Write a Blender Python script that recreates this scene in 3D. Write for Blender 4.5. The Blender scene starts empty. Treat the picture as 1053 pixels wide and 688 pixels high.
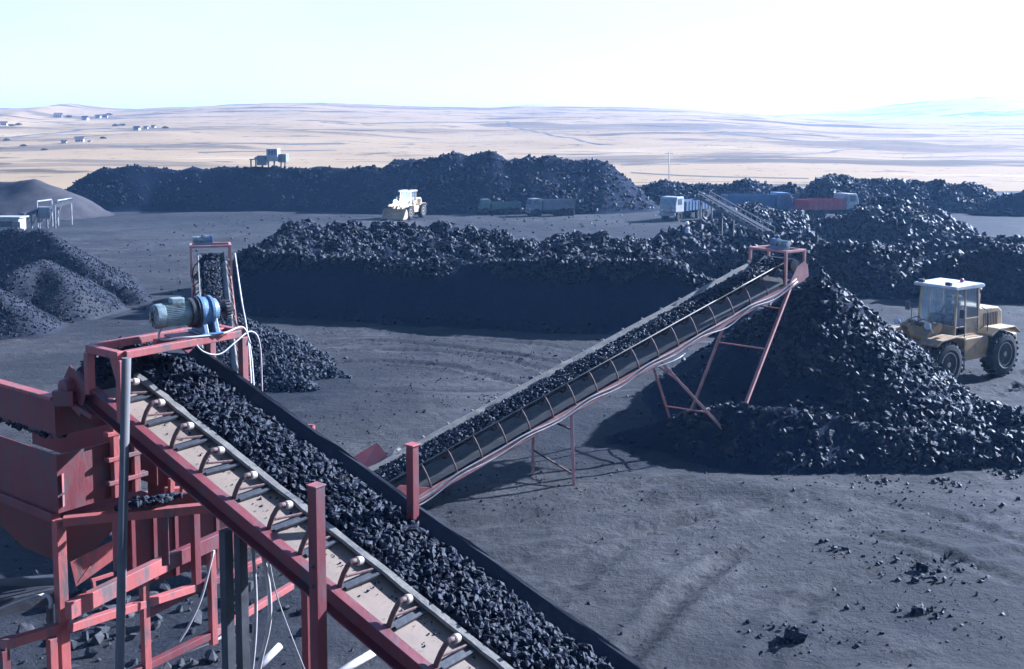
import bpy, bmesh, math, random
import numpy as np
from mathutils import Vector, Matrix
R = math.radians
rng = np.random.default_rng(7)
random.seed(7)
scene = bpy.context.scene
col = scene.collection

# ------------------------------------------------------------------ camera
H = 8.7; F = 1100.0; TH = R(5.0); CX = 526.5; CY = 231.0
cosT, sinT = math.cos(TH), math.sin(TH)
cam_d = bpy.data.cameras.new('camera'); cam = bpy.data.objects.new('camera', cam_d); col.objects.link(cam)
cam.location = (0, 0, H); cam.rotation_euler = (R(85), 0, 0)
cam_d.sensor_width = 36; cam_d.lens = 36 * F / 1053
cam_d.shift_y = -(344 - CY) / 1053
cam_d.clip_end = 12000; cam_d.clip_start = 0.1
scene.camera = cam

def at(px, py, Y):
    a = (px - CX) / F; b = -(py - CY) / F
    dy = cosT + b * sinT; dz = -sinT + b * cosT
    s = Y / dy
    return Vector((a * s, Y, H + dz * s))
def gz(px, py, z=0.0):
    a = (px - CX) / F; b = -(py - CY) / F
    dy = cosT + b * sinT; dz = -sinT + b * cosT
    s = (z - H) / dz
    return Vector((a * s, dy * s, z))
def proj(P):
    v = Vector(P) - Vector((0, 0, H))
    d = v.y * cosT - v.z * sinT; u = v.y * sinT + v.z * cosT
    return CX + F * v.x / d, CY - F * u / d

# ------------------------------------------------------------------ light
SUN_EL = R(25.0); SUN_H = Vector((0.86, 0.51, 0)).normalized()
SUN = Vector((SUN_H.x * math.cos(SUN_EL), SUN_H.y * math.cos(SUN_EL), math.sin(SUN_EL)))
ld = bpy.data.lights.new('sun', 'SUN'); lo = bpy.data.objects.new('sun', ld); col.objects.link(lo)
ld.energy = 5.0; ld.angle = R(0.5); ld.color = (1.0, 0.93, 0.84)
lo.rotation_euler = SUN.to_track_quat('Z', 'Y').to_euler(); lo.location = (60, 40, 60)
w = bpy.data.worlds.new('World'); scene.world = w; w.use_nodes = True
nt = w.node_tree; nt.nodes.clear()
sky = nt.nodes.new('ShaderNodeTexSky'); sky.sky_type = 'NISHITA'; sky.sun_disc = False
sky.sun_elevation = SUN_EL; sky.sun_rotation = math.atan2(SUN_H.x, SUN_H.y)
sky.altitude = 1300; sky.air_density = 1.0; sky.dust_density = 1.5; sky.ozone_density = 3.0
bg = nt.nodes.new('ShaderNodeBackground'); bg.inputs['Strength'].default_value = 0.05
out = nt.nodes.new('ShaderNodeOutputWorld')
# thin pale veil of dust and cirrus low in the sky, clear blue overhead
_g = nt.nodes.new('ShaderNodeTexCoord'); _sp = nt.nodes.new('ShaderNodeSeparateXYZ'); nt.links.new(_g.outputs['Generated'], _sp.inputs[0])
_mr = nt.nodes.new('ShaderNodeMapRange'); _mr.inputs[1].default_value = 0.12; _mr.inputs[2].default_value = 0.55; _mr.inputs[3].default_value = 0.36; _mr.inputs[4].default_value = 0.0
nt.links.new(_sp.outputs[2], _mr.inputs[0])
_no = nt.nodes.new('ShaderNodeTexNoise'); _no.inputs['Scale'].default_value = 2.2; _no.inputs['Detail'].default_value = 7
_mp = nt.nodes.new('ShaderNodeMapping'); _mp.inputs['Scale'].default_value = (1, 1, 4); nt.links.new(_g.outputs['Generated'], _mp.inputs[0]); nt.links.new(_mp.outputs[0], _no.inputs['Vector'])
_mn = nt.nodes.new('ShaderNodeMapRange'); _mn.inputs[1].default_value = .3; _mn.inputs[2].default_value = .7; _mn.inputs[3].default_value = 0.75; _mn.inputs[4].default_value = 1.15; nt.links.new(_no.outputs[0], _mn.inputs[0])
_mm = nt.nodes.new('ShaderNodeMath'); _mm.operation = 'MULTIPLY'; nt.links.new(_mr.outputs[0], _mm.inputs[0]); nt.links.new(_mn.outputs[0], _mm.inputs[1])
_mx = nt.nodes.new('ShaderNodeMix'); _mx.data_type = 'RGBA'; nt.links.new(_mm.outputs[0], _mx.inputs[0]); nt.links.new(sky.outputs[0], _mx.inputs[6]); _mx.inputs[7].default_value = (8.2, 7.6, 7.2, 1)
nt.links.new(_mx.outputs[2], bg.inputs[0]); nt.links.new(bg.outputs[0], out.inputs[0])
vs = scene.view_settings
vs.view_transform = 'Standard'; vs.look = 'None'; vs.gamma = 1; vs.exposure = 2.25
try:
    vs.use_white_balance = True; vs.white_balance_temperature = 4850; vs.white_balance_tint = 12
except Exception as e:
    print('wb', e)
cy = scene.cycles
cy.use_denoising = True
try: cy.denoiser = 'OPENIMAGEDENOISE'
except Exception: pass
cy.max_bounces = 6; cy.diffuse_bounces = 3; cy.glossy_bounces = 3; cy.transmission_bounces = 6; cy.volume_bounces = 0
cy.transparent_max_bounces = 6; cy.use_adaptive_sampling = True; cy.adaptive_threshold = 0.015
cy.caustics_reflective = False; cy.caustics_refractive = False; cy.sample_clamp_indirect = 6

# ------------------------------------------------------------------ materials
M = {}
def mat(name, c1, c2=None, scale=6.0, rough=0.6, metal=0.0, bump=0.0, bscale=None, c3=None, c3amt=0.45, spec=0.5,
        detail=6, stretch=None, c3scale=None):
    m = bpy.data.materials.new(name); m.use_nodes = True
    n = m.node_tree; b = n.nodes['Principled BSDF']; L = n.links.new
    b.inputs['Roughness'].default_value = rough; b.inputs['Metallic'].default_value = metal
    b.inputs['Specular IOR Level'].default_value = spec
    tc = n.nodes.new('ShaderNodeTexCoord'); src = tc.outputs['Object']
    if stretch:
        mp = n.nodes.new('ShaderNodeMapping'); mp.inputs['Scale'].default_value = stretch
        L(src, mp.inputs[0]); src = mp.outputs[0]
    c2 = c2 or tuple(x * 0.7 for x in c1)
    no = n.nodes.new('ShaderNodeTexNoise'); no.inputs['Scale'].default_value = scale; no.inputs['Detail'].default_value = detail
    no.inputs['Roughness'].default_value = 0.62
    L(src, no.inputs['Vector'])
    cr = n.nodes.new('ShaderNodeValToRGB'); cr.color_ramp.elements[0].position = 0.36; cr.color_ramp.elements[1].position = 0.66
    cr.color_ramp.elements[0].color = (*c2, 1); cr.color_ramp.elements[1].color = (*c1, 1)
    L(no.outputs[0], cr.inputs[0]); o = cr.outputs[0]
    if c3:
        n3 = n.nodes.new('ShaderNodeTexNoise'); n3.inputs['Scale'].default_value = c3scale or scale * 0.35; n3.inputs['Detail'].default_value = 8
        n3.inputs['Roughness'].default_value = 0.7
        L(src, n3.inputs['Vector'])
        r3 = n.nodes.new('ShaderNodeValToRGB'); r3.color_ramp.elements[0].position = 1 - c3amt - 0.06; r3.color_ramp.elements[1].position = 1 - c3amt + 0.08
        L(n3.outputs[0], r3.inputs[0])
        mx = n.nodes.new('ShaderNodeMix'); mx.data_type = 'RGBA'
        L(r3.outputs[0], mx.inputs[0]); L(o, mx.inputs[6]); mx.inputs[7].default_value = (*c3, 1); o = mx.outputs[2]
    L(o, b.inputs['Base Color'])
    rr = n.nodes.new('ShaderNodeMapRange'); rr.inputs[3].default_value = max(0.03, rough - 0.12); rr.inputs[4].default_value = min(1, rough + 0.12)
    L(no.outputs[0], rr.inputs[0]); L(rr.outputs[0], b.inputs['Roughness'])
    if bump:
        bn = n.nodes.new('ShaderNodeTexNoise'); bn.inputs['Scale'].default_value = bscale or scale * 4; bn.inputs['Detail'].default_value = 6
        L(src, bn.inputs['Vector'])
        bp = n.nodes.new('ShaderNodeBump'); bp.inputs['Strength'].default_value = bump; bp.inputs['Distance'].default_value = 0.05
        L(bn.outputs[0], bp.inputs['Height']); L(bp.outputs[0], b.inputs['Normal'])
    M[name] = m; return m

mat('red_paint_shaded', (0.135, 0.021, 0.022), (0.085, 0.014, 0.017), 3, 0.55, bump=0.08, bscale=30, c3=(0.065, 0.036, 0.038), c3amt=0.45, c3scale=6, stretch=(1, 1, .35))  # red paint, darkened for the parts that stand in shade
mat('red_paint_lit', (0.30, 0.068, 0.056), (0.20, 0.044, 0.038), 3, 0.6, bump=0.08, bscale=30, c3=(0.085, 0.055, 0.052), c3amt=0.46, c3scale=6, stretch=(1, 1, .35))  # the same red paint, brightened for the sunlit parts
mat('faded_pink', (0.36, 0.175, 0.14), (0.26, 0.105, 0.085), 3, 0.6, bump=0.08, bscale=30, c3=(0.14, 0.10, 0.09), c3amt=0.40, c3scale=4)
mat('rust', (0.095, 0.042, 0.03), (0.05, 0.025, 0.022), 9, 0.75, bump=0.2, bscale=40)
mat('dark_steel', (0.035, 0.035, 0.04), (0.018, 0.018, 0.021), 5, 0.6, bump=0.1, c3=(0.06, 0.045, 0.04), c3amt=0.38)
mat('grey_steel', (0.105, 0.098, 0.092), (0.06, 0.056, 0.054), 4, 0.75, spec=.25, c3=(0.08, 0.055, 0.045), c3amt=0.36, stretch=(1, 1, .3))
mat('cover_plate', (0.172, 0.122, 0.082), (0.125, 0.090, 0.062), 2.5, 0.75, bump=0.06, bscale=20, c3=(0.085, 0.075, 0.07), c3amt=0.36, c3scale=5)
mat('belt_edge', (0.19, 0.168, 0.132), (0.12, 0.108, 0.09), 8, 0.8, bump=0.15, c3=(0.07, 0.066, 0.063), c3amt=0.40, c3scale=9)
mat('belt_rubber', (0.018, 0.019, 0.026), (0.012, 0.013, 0.018), 5, 0.75, bump=0.1, spec=.2, c3=(0.03, 0.03, 0.034), c3amt=0.40)
mat('dusty_belt', (0.135, 0.125, 0.112), (0.09, 0.084, 0.078), 4, 0.85, spec=.2, c3=(0.05, 0.048, 0.046), c3amt=0.38)
mat('roller_white', (0.29, 0.235, 0.19), (0.19, 0.15, 0.12), 12, 0.5, c3=(0.16, 0.10, 0.08), c3amt=0.32)
mat('motor_teal', (0.20, 0.245, 0.235), (0.155, 0.195, 0.19), 6, 0.45, c3=(0.085, 0.085, 0.08), c3amt=0.46, c3scale=7, bump=.1, bscale=30)
mat('gearbox_blue', (0.085, 0.145, 0.225), (0.06, 0.105, 0.17), 6, 0.5, c3=(0.12, 0.125, 0.13), c3amt=0.46, c3scale=7, bump=.1, bscale=30)
mat('cable_white', (0.36, 0.33, 0.31), (0.22, 0.20, 0.19), 7, 0.6)
mat('cable_black', (0.03, 0.03, 0.032), None, 7, 0.5)
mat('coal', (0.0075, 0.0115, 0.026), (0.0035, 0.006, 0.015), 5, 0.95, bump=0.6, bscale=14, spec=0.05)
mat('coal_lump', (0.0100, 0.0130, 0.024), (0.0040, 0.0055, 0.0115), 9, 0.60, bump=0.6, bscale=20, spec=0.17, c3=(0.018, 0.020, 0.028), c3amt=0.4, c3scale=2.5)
mat('coal_fines', (0.0200, 0.0210, 0.0280), (0.0095, 0.0105, 0.016), 1.6, 0.9, bump=0.6, bscale=14, spec=.15, c3=(0.034, 0.033, 0.036), c3amt=0.42, c3scale=.35)
mat('spoil', (0.048, 0.041, 0.041), (0.028, 0.025, 0.028), 1.0, 0.9, spec=.15, bump=0.5, bscale=8)
mat('loader_yellow', (0.30, 0.175, 0.060), (0.22, 0.13, 0.048), 3, 0.6, c3=(0.11, 0.085, 0.06), c3amt=0.44, c3scale=2.5, bump=0.04)
mat('loader_cream', (0.38, 0.265, 0.130), (0.28, 0.20, 0.10), 3, 0.55, c3=(0.14, 0.115, 0.085), c3amt=0.40, c3scale=2.5)
mat('tyre', (0.022, 0.022, 0.023), (0.014, 0.014, 0.016), 7, 0.85, bump=0.2, spec=.2, c3=(0.055, 0.05, 0.047), c3amt=0.42, c3scale=4)
mat('cab_white', (0.50, 0.49, 0.46), (0.38, 0.37, 0.35), 3, 0.45, c3=(0.20, 0.185, 0.17), c3amt=0.36)
mat('dusty_white', (0.27, 0.265, 0.255), (0.18, 0.178, 0.172), 3, 0.6, c3=(0.11, 0.105, 0.1), c3amt=0.42)
mat('truck_red', (0.24, 0.03, 0.038), (0.17, 0.024, 0.03), 3, 0.45, c3=(0.14, 0.09, 0.08), c3amt=0.38)
mat('truck_blue', (0.05, 0.09, 0.16), (0.035, 0.065, 0.12), 3, 0.45, c3=(0.14, 0.14, 0.15), c3amt=0.38)
mat('truck_grey', (0.13, 0.13, 0.135), (0.085, 0.088, 0.092), 3, 0.6, c3=(0.06, 0.057, 0.057), c3amt=0.4)
mat('truck_green', (0.05, 0.085, 0.08), (0.034, 0.06, 0.058), 3, 0.6, c3=(0.045, 0.045, 0.045), c3amt=0.4)
mat('plaster', (0.45, 0.41, 0.35), (0.36, 0.33, 0.28), 1, 0.9)
mat('roof_tile', (0.12, 0.08, 0.065), (0.08, 0.055, 0.048), 1, 0.9)
mat('shrub', (0.05, 0.05, 0.032), (0.03, 0.032, 0.022), 2, 0.9)
mat('cloth_dark', (0.035, 0.04, 0.06), None, 8, 0.9)
mat('cloth_light', (0.42, 0.40, 0.40), (0.3, 0.29, 0.29), 8, 0.9)
mat('skin', (0.42, 0.27, 0.20), (0.38, 0.24, 0.18), 10, 0.6)
mat('stone_grey', (0.048, 0.046, 0.048), (0.022, 0.022, 0.025), 4, 0.9, bump=0.4, bscale=12, spec=.15)
mat('hard_hat', (0.7, 0.66, 0.6), None, 10, 0.4)
g = bpy.data.materials.new('glass'); g.use_nodes = True
b = g.node_tree.nodes['Principled BSDF']; b.inputs['Base Color'].default_value = (0.75, 0.86, 0.92, 1)
b.inputs['Roughness'].default_value = 0.06; b.inputs['Transmission Weight'].default_value = 0.9; b.inputs['IOR'].default_value = 1.45
_n = g.node_tree.nodes.new('ShaderNodeTexNoise'); _n.inputs['Scale'].default_value = 4
_r = g.node_tree.nodes.new('ShaderNodeMapRange'); _r.inputs[3].default_value = 0.02; _r.inputs[4].default_value = 0.22
g.node_tree.links.new(_n.outputs[0], _r.inputs[0]); g.node_tree.links.new(_r.outputs[0], b.inputs['Roughness'])
M['glass'] = g
def emis(name, c, s):
    m = bpy.data.materials.new(name); m.use_nodes = True; b = m.node_tree.nodes['Principled BSDF']
    b.inputs['Base Color'].default_value = (*c, 1); b.inputs['Emission Color'].default_value = (*c, 1); b.inputs['Emission Strength'].default_value = s
    M[name] = m
emis('lamp_glow', (1.0, 0.95, 0.85), 120.0)

# ------------------------------------------------------------------ noise
def vnoise(x, y, seed=0):
    xi = np.floor(x).astype(np.int64); yi = np.floor(y).astype(np.int64)
    xf = x - xi; yf = y - yi
    u = xf * xf * (3 - 2 * xf); v = yf * yf * (3 - 2 * yf)
    def h(a, b):
        n = (a * 374761393 + b * 668265263 + seed * 1442695041) & 0xFFFFFFFF
        n = ((n ^ (n >> 13)) * 1274126177) & 0xFFFFFFFF
        n = n ^ (n >> 16)
        return (n & 0xFFFF) / 65535.0
    return (h(xi, yi) * (1 - u) + h(xi + 1, yi) * u) * (1 - v) + (h(xi, yi + 1) * (1 - u) + h(xi + 1, yi + 1) * u) * v
def fbm(x, y, scale, octv=4, seed=0, gain=0.5):
    s = np.zeros_like(x, dtype=float); a = 1.0; t = 0; f = 1.0 / scale
    for k in range(octv):
        s += a * (vnoise(x * f + k * 17.3, y * f - k * 9.1, seed + k) - 0.5); t += a; a *= gain; f *= 2.03
    return s / t * 2

# ------------------------------------------------------------------ object helpers
def tag(o, label=None, cat=None, group=None, kind=None):
    if label: o['label'] = label
    if cat: o['category'] = cat
    if group: o['group'] = group
    if kind: o['kind'] = kind
    return o
def empty(name, loc, rot=(0, 0, 0), label=None, cat=None, group=None):
    o = bpy.data.objects.new(name, None); col.objects.link(o); o.location = loc; o.rotation_euler = rot
    o.empty_display_size = .2
    return tag(o, label, cat, group)
def orgn(o):
    p = Vector((0, 0, 0))
    while o is not None:
        p = p + Vector(o.location); o = o.parent
    return p
class MB:
    def __init__(s): s.v = []; s.f = []; s.sm = []
    def add(s, vs_, fs, smooth=False):
        k = len(s.v); s.v += [Vector(q) for q in vs_]; s.f += [tuple(i + k for i in q) for q in fs]; s.sm += [smooth] * len(fs); return s
    def box(s, lo, hi, bev=0.0):
        x0, y0, z0 = lo; x1, y1, z1 = hi
        return s.hexa([Vector((x, y, z)) for z in (z0, z1) for x, y in ((x0, y0), (x1, y0), (x1, y1), (x0, y1))])
    def hexa(s, p):
        return s.add(p, [(3, 2, 1, 0), (4, 5, 6, 7), (0, 1, 5, 4), (1, 2, 6, 5), (2, 3, 7, 6), (3, 0, 4, 7)])
    def beam(s, a, b, w_, h_, up=(0, 0, 1)):
        a = Vector(a); b = Vector(b); d = (b - a).normalized(); up = Vector(up)
        if abs(d.dot(up)) > 0.95: up = Vector((0.6, 0.8, 0)) if abs(d.z) > .9 else Vector((0, 0, 1))
        x = d.cross(up).normalized(); y = x.cross(d).normalized()
        x *= w_ / 2; y *= h_ / 2
        return s.hexa([a - x - y, a + x - y, a + x + y, a - x + y, b - x - y, b + x - y, b + x + y, b - x + y])
    def channel(s, a, b, w_, h_, t=0.012, up=(0, 0, 1), side=1):
        # C section: web on one side, flanges top and bottom
        a = Vector(a); b = Vector(b); d = (b - a).normalized(); x = d.cross(Vector(up)).normalized(); y = x.cross(d).normalized()
        s.beam(a + x * side * (w_ / 2 - t / 2), b + x * side * (w_ / 2 - t / 2), t, h_ - 2 * t - .004, y)
        s.beam(a + y * (h_ / 2 - t / 2), b + y * (h_ / 2 - t / 2), w_, t, y)
        s.beam(a - y * (h_ / 2 - t / 2), b - y * (h_ / 2 - t / 2), w_, t, y)
        return s
    def tube(s, path, r, n=8, cap=True, taper=None):
        path = [Vector(q) for q in path]; k0 = len(s.v); m = len(path); px_ = None
        for i, q in enumerate(path):
            d = (path[min(i + 1, m - 1)] - path[max(i - 1, 0)]).normalized()
            if px_ is None:
                up = Vector((0, 0, 1)) if abs(d.z) < .9 else Vector((1, 0, 0)); px_ = d.cross(up).normalized()
            px_ = (px_ - d * px_.dot(d)).normalized(); py_ = d.cross(px_)
            rr = r if taper is None else r * (1 + (taper - 1) * i / max(1, m - 1))
            if isinstance(r, (list, tuple)): rr = r[i]
            for j in range(n):
                t = 2 * math.pi * j / n; s.v.append(q + (px_ * math.cos(t) + py_ * math.sin(t)) * rr)
        for i in range(m - 1):
            for j in range(n):
                a = k0 + i * n + j; b_ = k0 + i * n + (j + 1) % n
                s.f.append((a, b_, b_ + n, a + n)); s.sm.append(True)
        if cap:
            s.f.append(tuple(k0 + j for j in reversed(range(n)))); s.f.append(tuple(k0 + (m - 1) * n + j for j in range(n))); s.sm += [False, False]
        return s
    def lathe(s, c, axis, prof, n=24):
        c = Vector(c); d = Vector(axis).normalized(); up = Vector((0, 0, 1)) if abs(d.z) < .9 else Vector((1, 0, 0))
        x = d.cross(up).normalized(); y = d.cross(x); k0 = len(s.v)
        for (t, r) in prof:
            for j in range(n):
                a = 2 * math.pi * j / n; s.v.append(c + d * t + (x * math.cos(a) + y * math.sin(a)) * r)
        for i in range(len(prof) - 1):
            for j in range(n):
                a = k0 + i * n + j; b_ = k0 + i * n + (j + 1) % n
                s.f.append((a, b_, b_ + n, a + n)); s.sm.append(False)
        s.f.append(tuple(k0 + j for j in reversed(range(n)))); s.f.append(tuple(k0 + (len(prof) - 1) * n + j for j in range(n))); s.sm += [False, False]
        return s
    def plate(s, pts, t):
        pts = [Vector(q) for q in pts]; nrm = (pts[1] - pts[0]).cross(pts[2] - pts[0]).normalized() * t
        n = len(pts); return s.add(pts + [q - nrm for q in pts], [tuple(range(n)), tuple(reversed(range(n, 2 * n)))] +
                                   [(i, i + n, (i + 1) % n + n, (i + 1) % n) for i in range(n)])
    def build(s, name, m, parent=None, bevel=0.0, loc=None, smooth_angle=None):
        me = bpy.data.meshes.new(name); o = bpy.data.objects.new(name, me); col.objects.link(o)
        off = Vector((0, 0, 0))
        if parent is not None: o.parent = parent; off = orgn(parent)
        if getattr(s, 'local', False): off = Vector((0, 0, 0))
        if loc is not None: o.location = Vector(loc) - off; off = Vector(loc)
        me.from_pydata([tuple(q - off) for q in s.v], [], s.f)
        me.materials.append(m if not isinstance(m, str) else M[m])
        me.polygons.foreach_set('use_smooth', s.sm)
        bm = bmesh.new(); bm.from_mesh(me); bmesh.ops.recalc_face_normals(bm, faces=bm.faces); bm.to_mesh(me); bm.free()
        if bevel:
            md = o.modifiers.new('edge', 'BEVEL'); md.width = bevel; md.segments = 2; md.limit_method = 'ANGLE'; md.angle_limit = R(40)
        return o
class LB(MB):
    local = True
def split_islands(o, name=None):
    me = o.data; par = list(range(len(me.vertices)))
    def find(a):
        while par[a] != a: par[a] = par[par[a]]; a = par[a]
        return a
    for p in me.polygons:
        r0 = find(p.vertices[0])
        for v in p.vertices[1:]: par[find(v)] = r0
    isl = {}
    for p in me.polygons: isl.setdefault(find(p.vertices[0]), []).append(p)
    res = []
    for k, ps in isl.items():
        vi = sorted({v for p in ps for v in p.vertices}); mp = {v: i for i, v in enumerate(vi)}
        m2 = bpy.data.meshes.new(name or o.name); m2.from_pydata([me.vertices[v].co[:] for v in vi], [], [[mp[v] for v in p.vertices] for p in ps])
        m2.polygons.foreach_set('use_smooth', [p.use_smooth for p in ps]); m2.materials.append(me.materials[0])
        c = bpy.data.objects.new(name or o.name.split('.')[0], m2); col.objects.link(c); c.parent = o.parent; c.location = o.location; res.append(c)
    bpy.data.objects.remove(o); return res
def copy_tree(o, parent=None):
    c = o.copy(); col.objects.link(c); c.parent = parent
    for ch in list(o.children): copy_tree(ch, c)
    return c
def np_mesh(name, V, Fq, m, parent=None, smooth=False):
    me = bpy.data.meshes.new(name); o = bpy.data.objects.new(name, me); col.objects.link(o)
    V = np.asarray(V, dtype=np.float32); Fq = np.asarray(Fq, dtype=np.int32)
    k = Fq.shape[1]
    me.vertices.add(len(V)); me.vertices.foreach_set('co', V.ravel())
    me.loops.add(Fq.size); me.loops.foreach_set('vertex_index', Fq.ravel())
    me.polygons.add(len(Fq)); me.polygons.foreach_set('loop_start', np.arange(0, Fq.size, k, dtype=np.int32))
    me.polygons.foreach_set('use_smooth', np.full(len(Fq), smooth))
    me.update(calc_edges=True); me.validate()
    for q in (m if isinstance(m, (list, tuple)) else [m]): me.materials.append(M[q] if isinstance(q, str) else q)
    if parent is not None: o.parent = parent
    return o

# ------------------------------------------------------------------ lumps
HULLS = []
for k in range(12):
    bm = bmesh.new(); r_ = np.random.default_rng(100 + k)
    for i in range(11):
        q = r_.normal(size=3); q /= np.linalg.norm(q); q *= r_.uniform(.75, 1.1); bm.verts.new(q * np.array([1.15, .95, .7]))
    res = bmesh.ops.convex_hull(bm, input=bm.verts)
    bmesh.ops.delete(bm, geom=list(set(res['geom_interior'] + res['geom_unused'])), context='VERTS')
    bmesh.ops.triangulate(bm, faces=bm.faces); bmesh.ops.recalc_face_normals(bm, faces=bm.faces)
    bm.verts.index_update()
    HULLS.append((np.array([v.co[:] for v in bm.verts]), np.array([[v.index for v in f.verts] for f in bm.faces])))
    bm.free()
def lumps(P, S, seed=0):
    """merged angular lumps at P (n,3) with radii S (n,)"""
    r_ = np.random.default_rng(seed); P = np.asarray(P); S = np.asarray(S); n = len(P)
    which = r_.integers(0, len(HULLS), n); Vs = []; Fs = []; k = 0
    q = r_.normal(size=(n, 4)); q /= np.linalg.norm(q, axis=1)[:, None]
    a, b, c, d = q.T
    Rm = np.stack([np.stack([1 - 2 * (c * c + d * d), 2 * (b * c - a * d), 2 * (b * d + a * c)], -1),
                   np.stack([2 * (b * c + a * d), 1 - 2 * (b * b + d * d), 2 * (c * d - a * b)], -1),
                   np.stack([2 * (b * d - a * c), 2 * (c * d + a * b), 1 - 2 * (b * b + c * c)], -1)], 1)
    for h, (hv, hf) in enumerate(HULLS):
        I = np.nonzero(which == h)[0]
        if len(I) == 0: continue
        V = np.einsum('nij,kj->nki', Rm[I], hv) * S[I][:, None, None] + P[I][:, None, :]
        Vs.append(V.reshape(-1, 3)); Fs.append((hf[None] + (np.arange(len(I)) * len(hv))[:, None, None]).reshape(-1, 3) + k); k += V.shape[0] * V.shape[1]
    return np.concatenate(Vs), np.concatenate(Fs)

# ------------------------------------------------------------------ heaps
class Heap:
    """height field made of repose slopes falling from crest points"""
    def __init__(s, crest, slope=0.75, front=1.0, cell=0.25, noise=0.15, nscale=1.5, seed=0, margin=1.0, step=0.5, left=1.0, right=1.0, base=0.0, rid=0.0):
        pts = []
        for line in crest:
            line = [Vector(q) for q in line]
            if len(line) == 1: pts.append(line[0])
            for a, b_ in zip(line[:-1], line[1:]):
                m = max(1, int((b_ - a).length / step))
                pts += [a.lerp(b_, i / m) for i in range(m)]
            pts.append(line[-1])
        Pn = np.array([p[:] for p in pts]); s.base = base
        rad = Pn[:, 2].max() / slope + margin
        x0, x1 = Pn[:, 0].min() - rad, Pn[:, 0].max() + rad; y0, y1 = Pn[:, 1].min() - rad, Pn[:, 1].max() + rad
        s.x = np.arange(x0, x1, cell); s.y = np.arange(y0, y1, cell); s.cell = cell
        X, Y = np.meshgrid(s.x, s.y)
        Xw = X + fbm(X, Y, nscale * 2.5, 3, seed + 50) * noise * 3; Yw = Y + fbm(X, Y, nscale * 2.5, 3, seed + 60) * noise * 3
        Z = np.full(X.shape, -9.0)
        for (a, b_, z) in Pn:
            dx = Xw - a; dy = Yw - b_
            d = np.sqrt((dx * np.where(dx < 0, left, right)) ** 2 + (dy * np.where(dy < 0, front, 1.0)) ** 2)
            Z = np.maximum(Z, z - slope * d)
        up = np.clip((Z + .3) / 0.8, 0, 1)
        Z = Z + fbm(X, Y, nscale, 5, seed) * noise * 2 * up
        if rid: Z = Z - np.abs(fbm(X, Y, nscale * 1.6, 3, seed + 9)) * rid * up
        # soft toe
        Z = np.where(Z < 0.15, 0.15 * np.exp((Z - 0.15) / 0.15) - 0.05, Z)
        s.X, s.Y, s.Z = X, Y, Z
    def h(s, x, y):
        i = np.clip((x - s.x[0]) / s.cell, 0, len(s.x) - 1.001); j = np.clip((y - s.y[0]) / s.cell, 0, len(s.y) - 1.001)
        a = i.astype(int); b_ = j.astype(int); u = i - a; v = j - b_; Z = s.Z
        return (Z[b_, a] * (1 - u) + Z[b_, a + 1] * u) * (1 - v) + (Z[b_ + 1, a] * (1 - u) + Z[b_ + 1, a + 1] * u) * v
    def scatter(s, n, size, zmin=0.12, seed=0, region=None, power=2.2, sink=0.25):
        r_ = np.random.default_rng(seed)
        x = r_.uniform(s.x[0], s.x[-1], n * 3); y = r_.uniform(s.y[0], s.y[-1], n * 3); z = s.h(x, y)
        ok = z > zmin
        if region is not None: ok &= region(x, y, z)
        x, y, z = x[ok][:n], y[ok][:n], z[ok][:n]
        S = size[0] + (size[1] - size[0]) * r_.random(len(x)) ** power
        return np.stack([x, y, z + S * (0.5 - sink)], 1), S
    def build(s, name, mats, LP=None, LS=None, seed=0, parent=None):
        Z = s.Z; ny, nx = Z.shape; idx = np.arange(ny * nx).reshape(ny, nx)
        q = np.stack([idx[:-1, :-1], idx[:-1, 1:], idx[1:, 1:], idx[1:, :-1]], -1).reshape(-1, 4)
        keep = (Z.ravel()[q] > 0.0).any(1); q = q[keep]
        t = np.concatenate([q[:, [0, 1, 2]], q[:, [0, 2, 3]]])
        used, inv = np.unique(t, return_inverse=True); t = inv.reshape(-1, 3)
        V = np.stack([s.X.ravel(), s.Y.ravel(), Z.ravel()], 1)[used]; nb = len(t)
        if LP is not None and len(LP):
            LV, LF = lumps(LP, LS, seed); t2 = np.concatenate([t, LF + len(V)]); V = np.concatenate([V, LV])
        else: t2 = t
        o = np_mesh(name, V, t2, mats, parent)
        sm = np.zeros(len(t2), bool); sm[:nb] = True
        mi = np.zeros(len(t2), np.int32); mi[nb:] = 1 if len(mats) > 1 else 0
        o.data.polygons.foreach_set('use_smooth', sm); o.data.polygons.foreach_set('material_index', mi); o.data.update()
        return o

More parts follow.
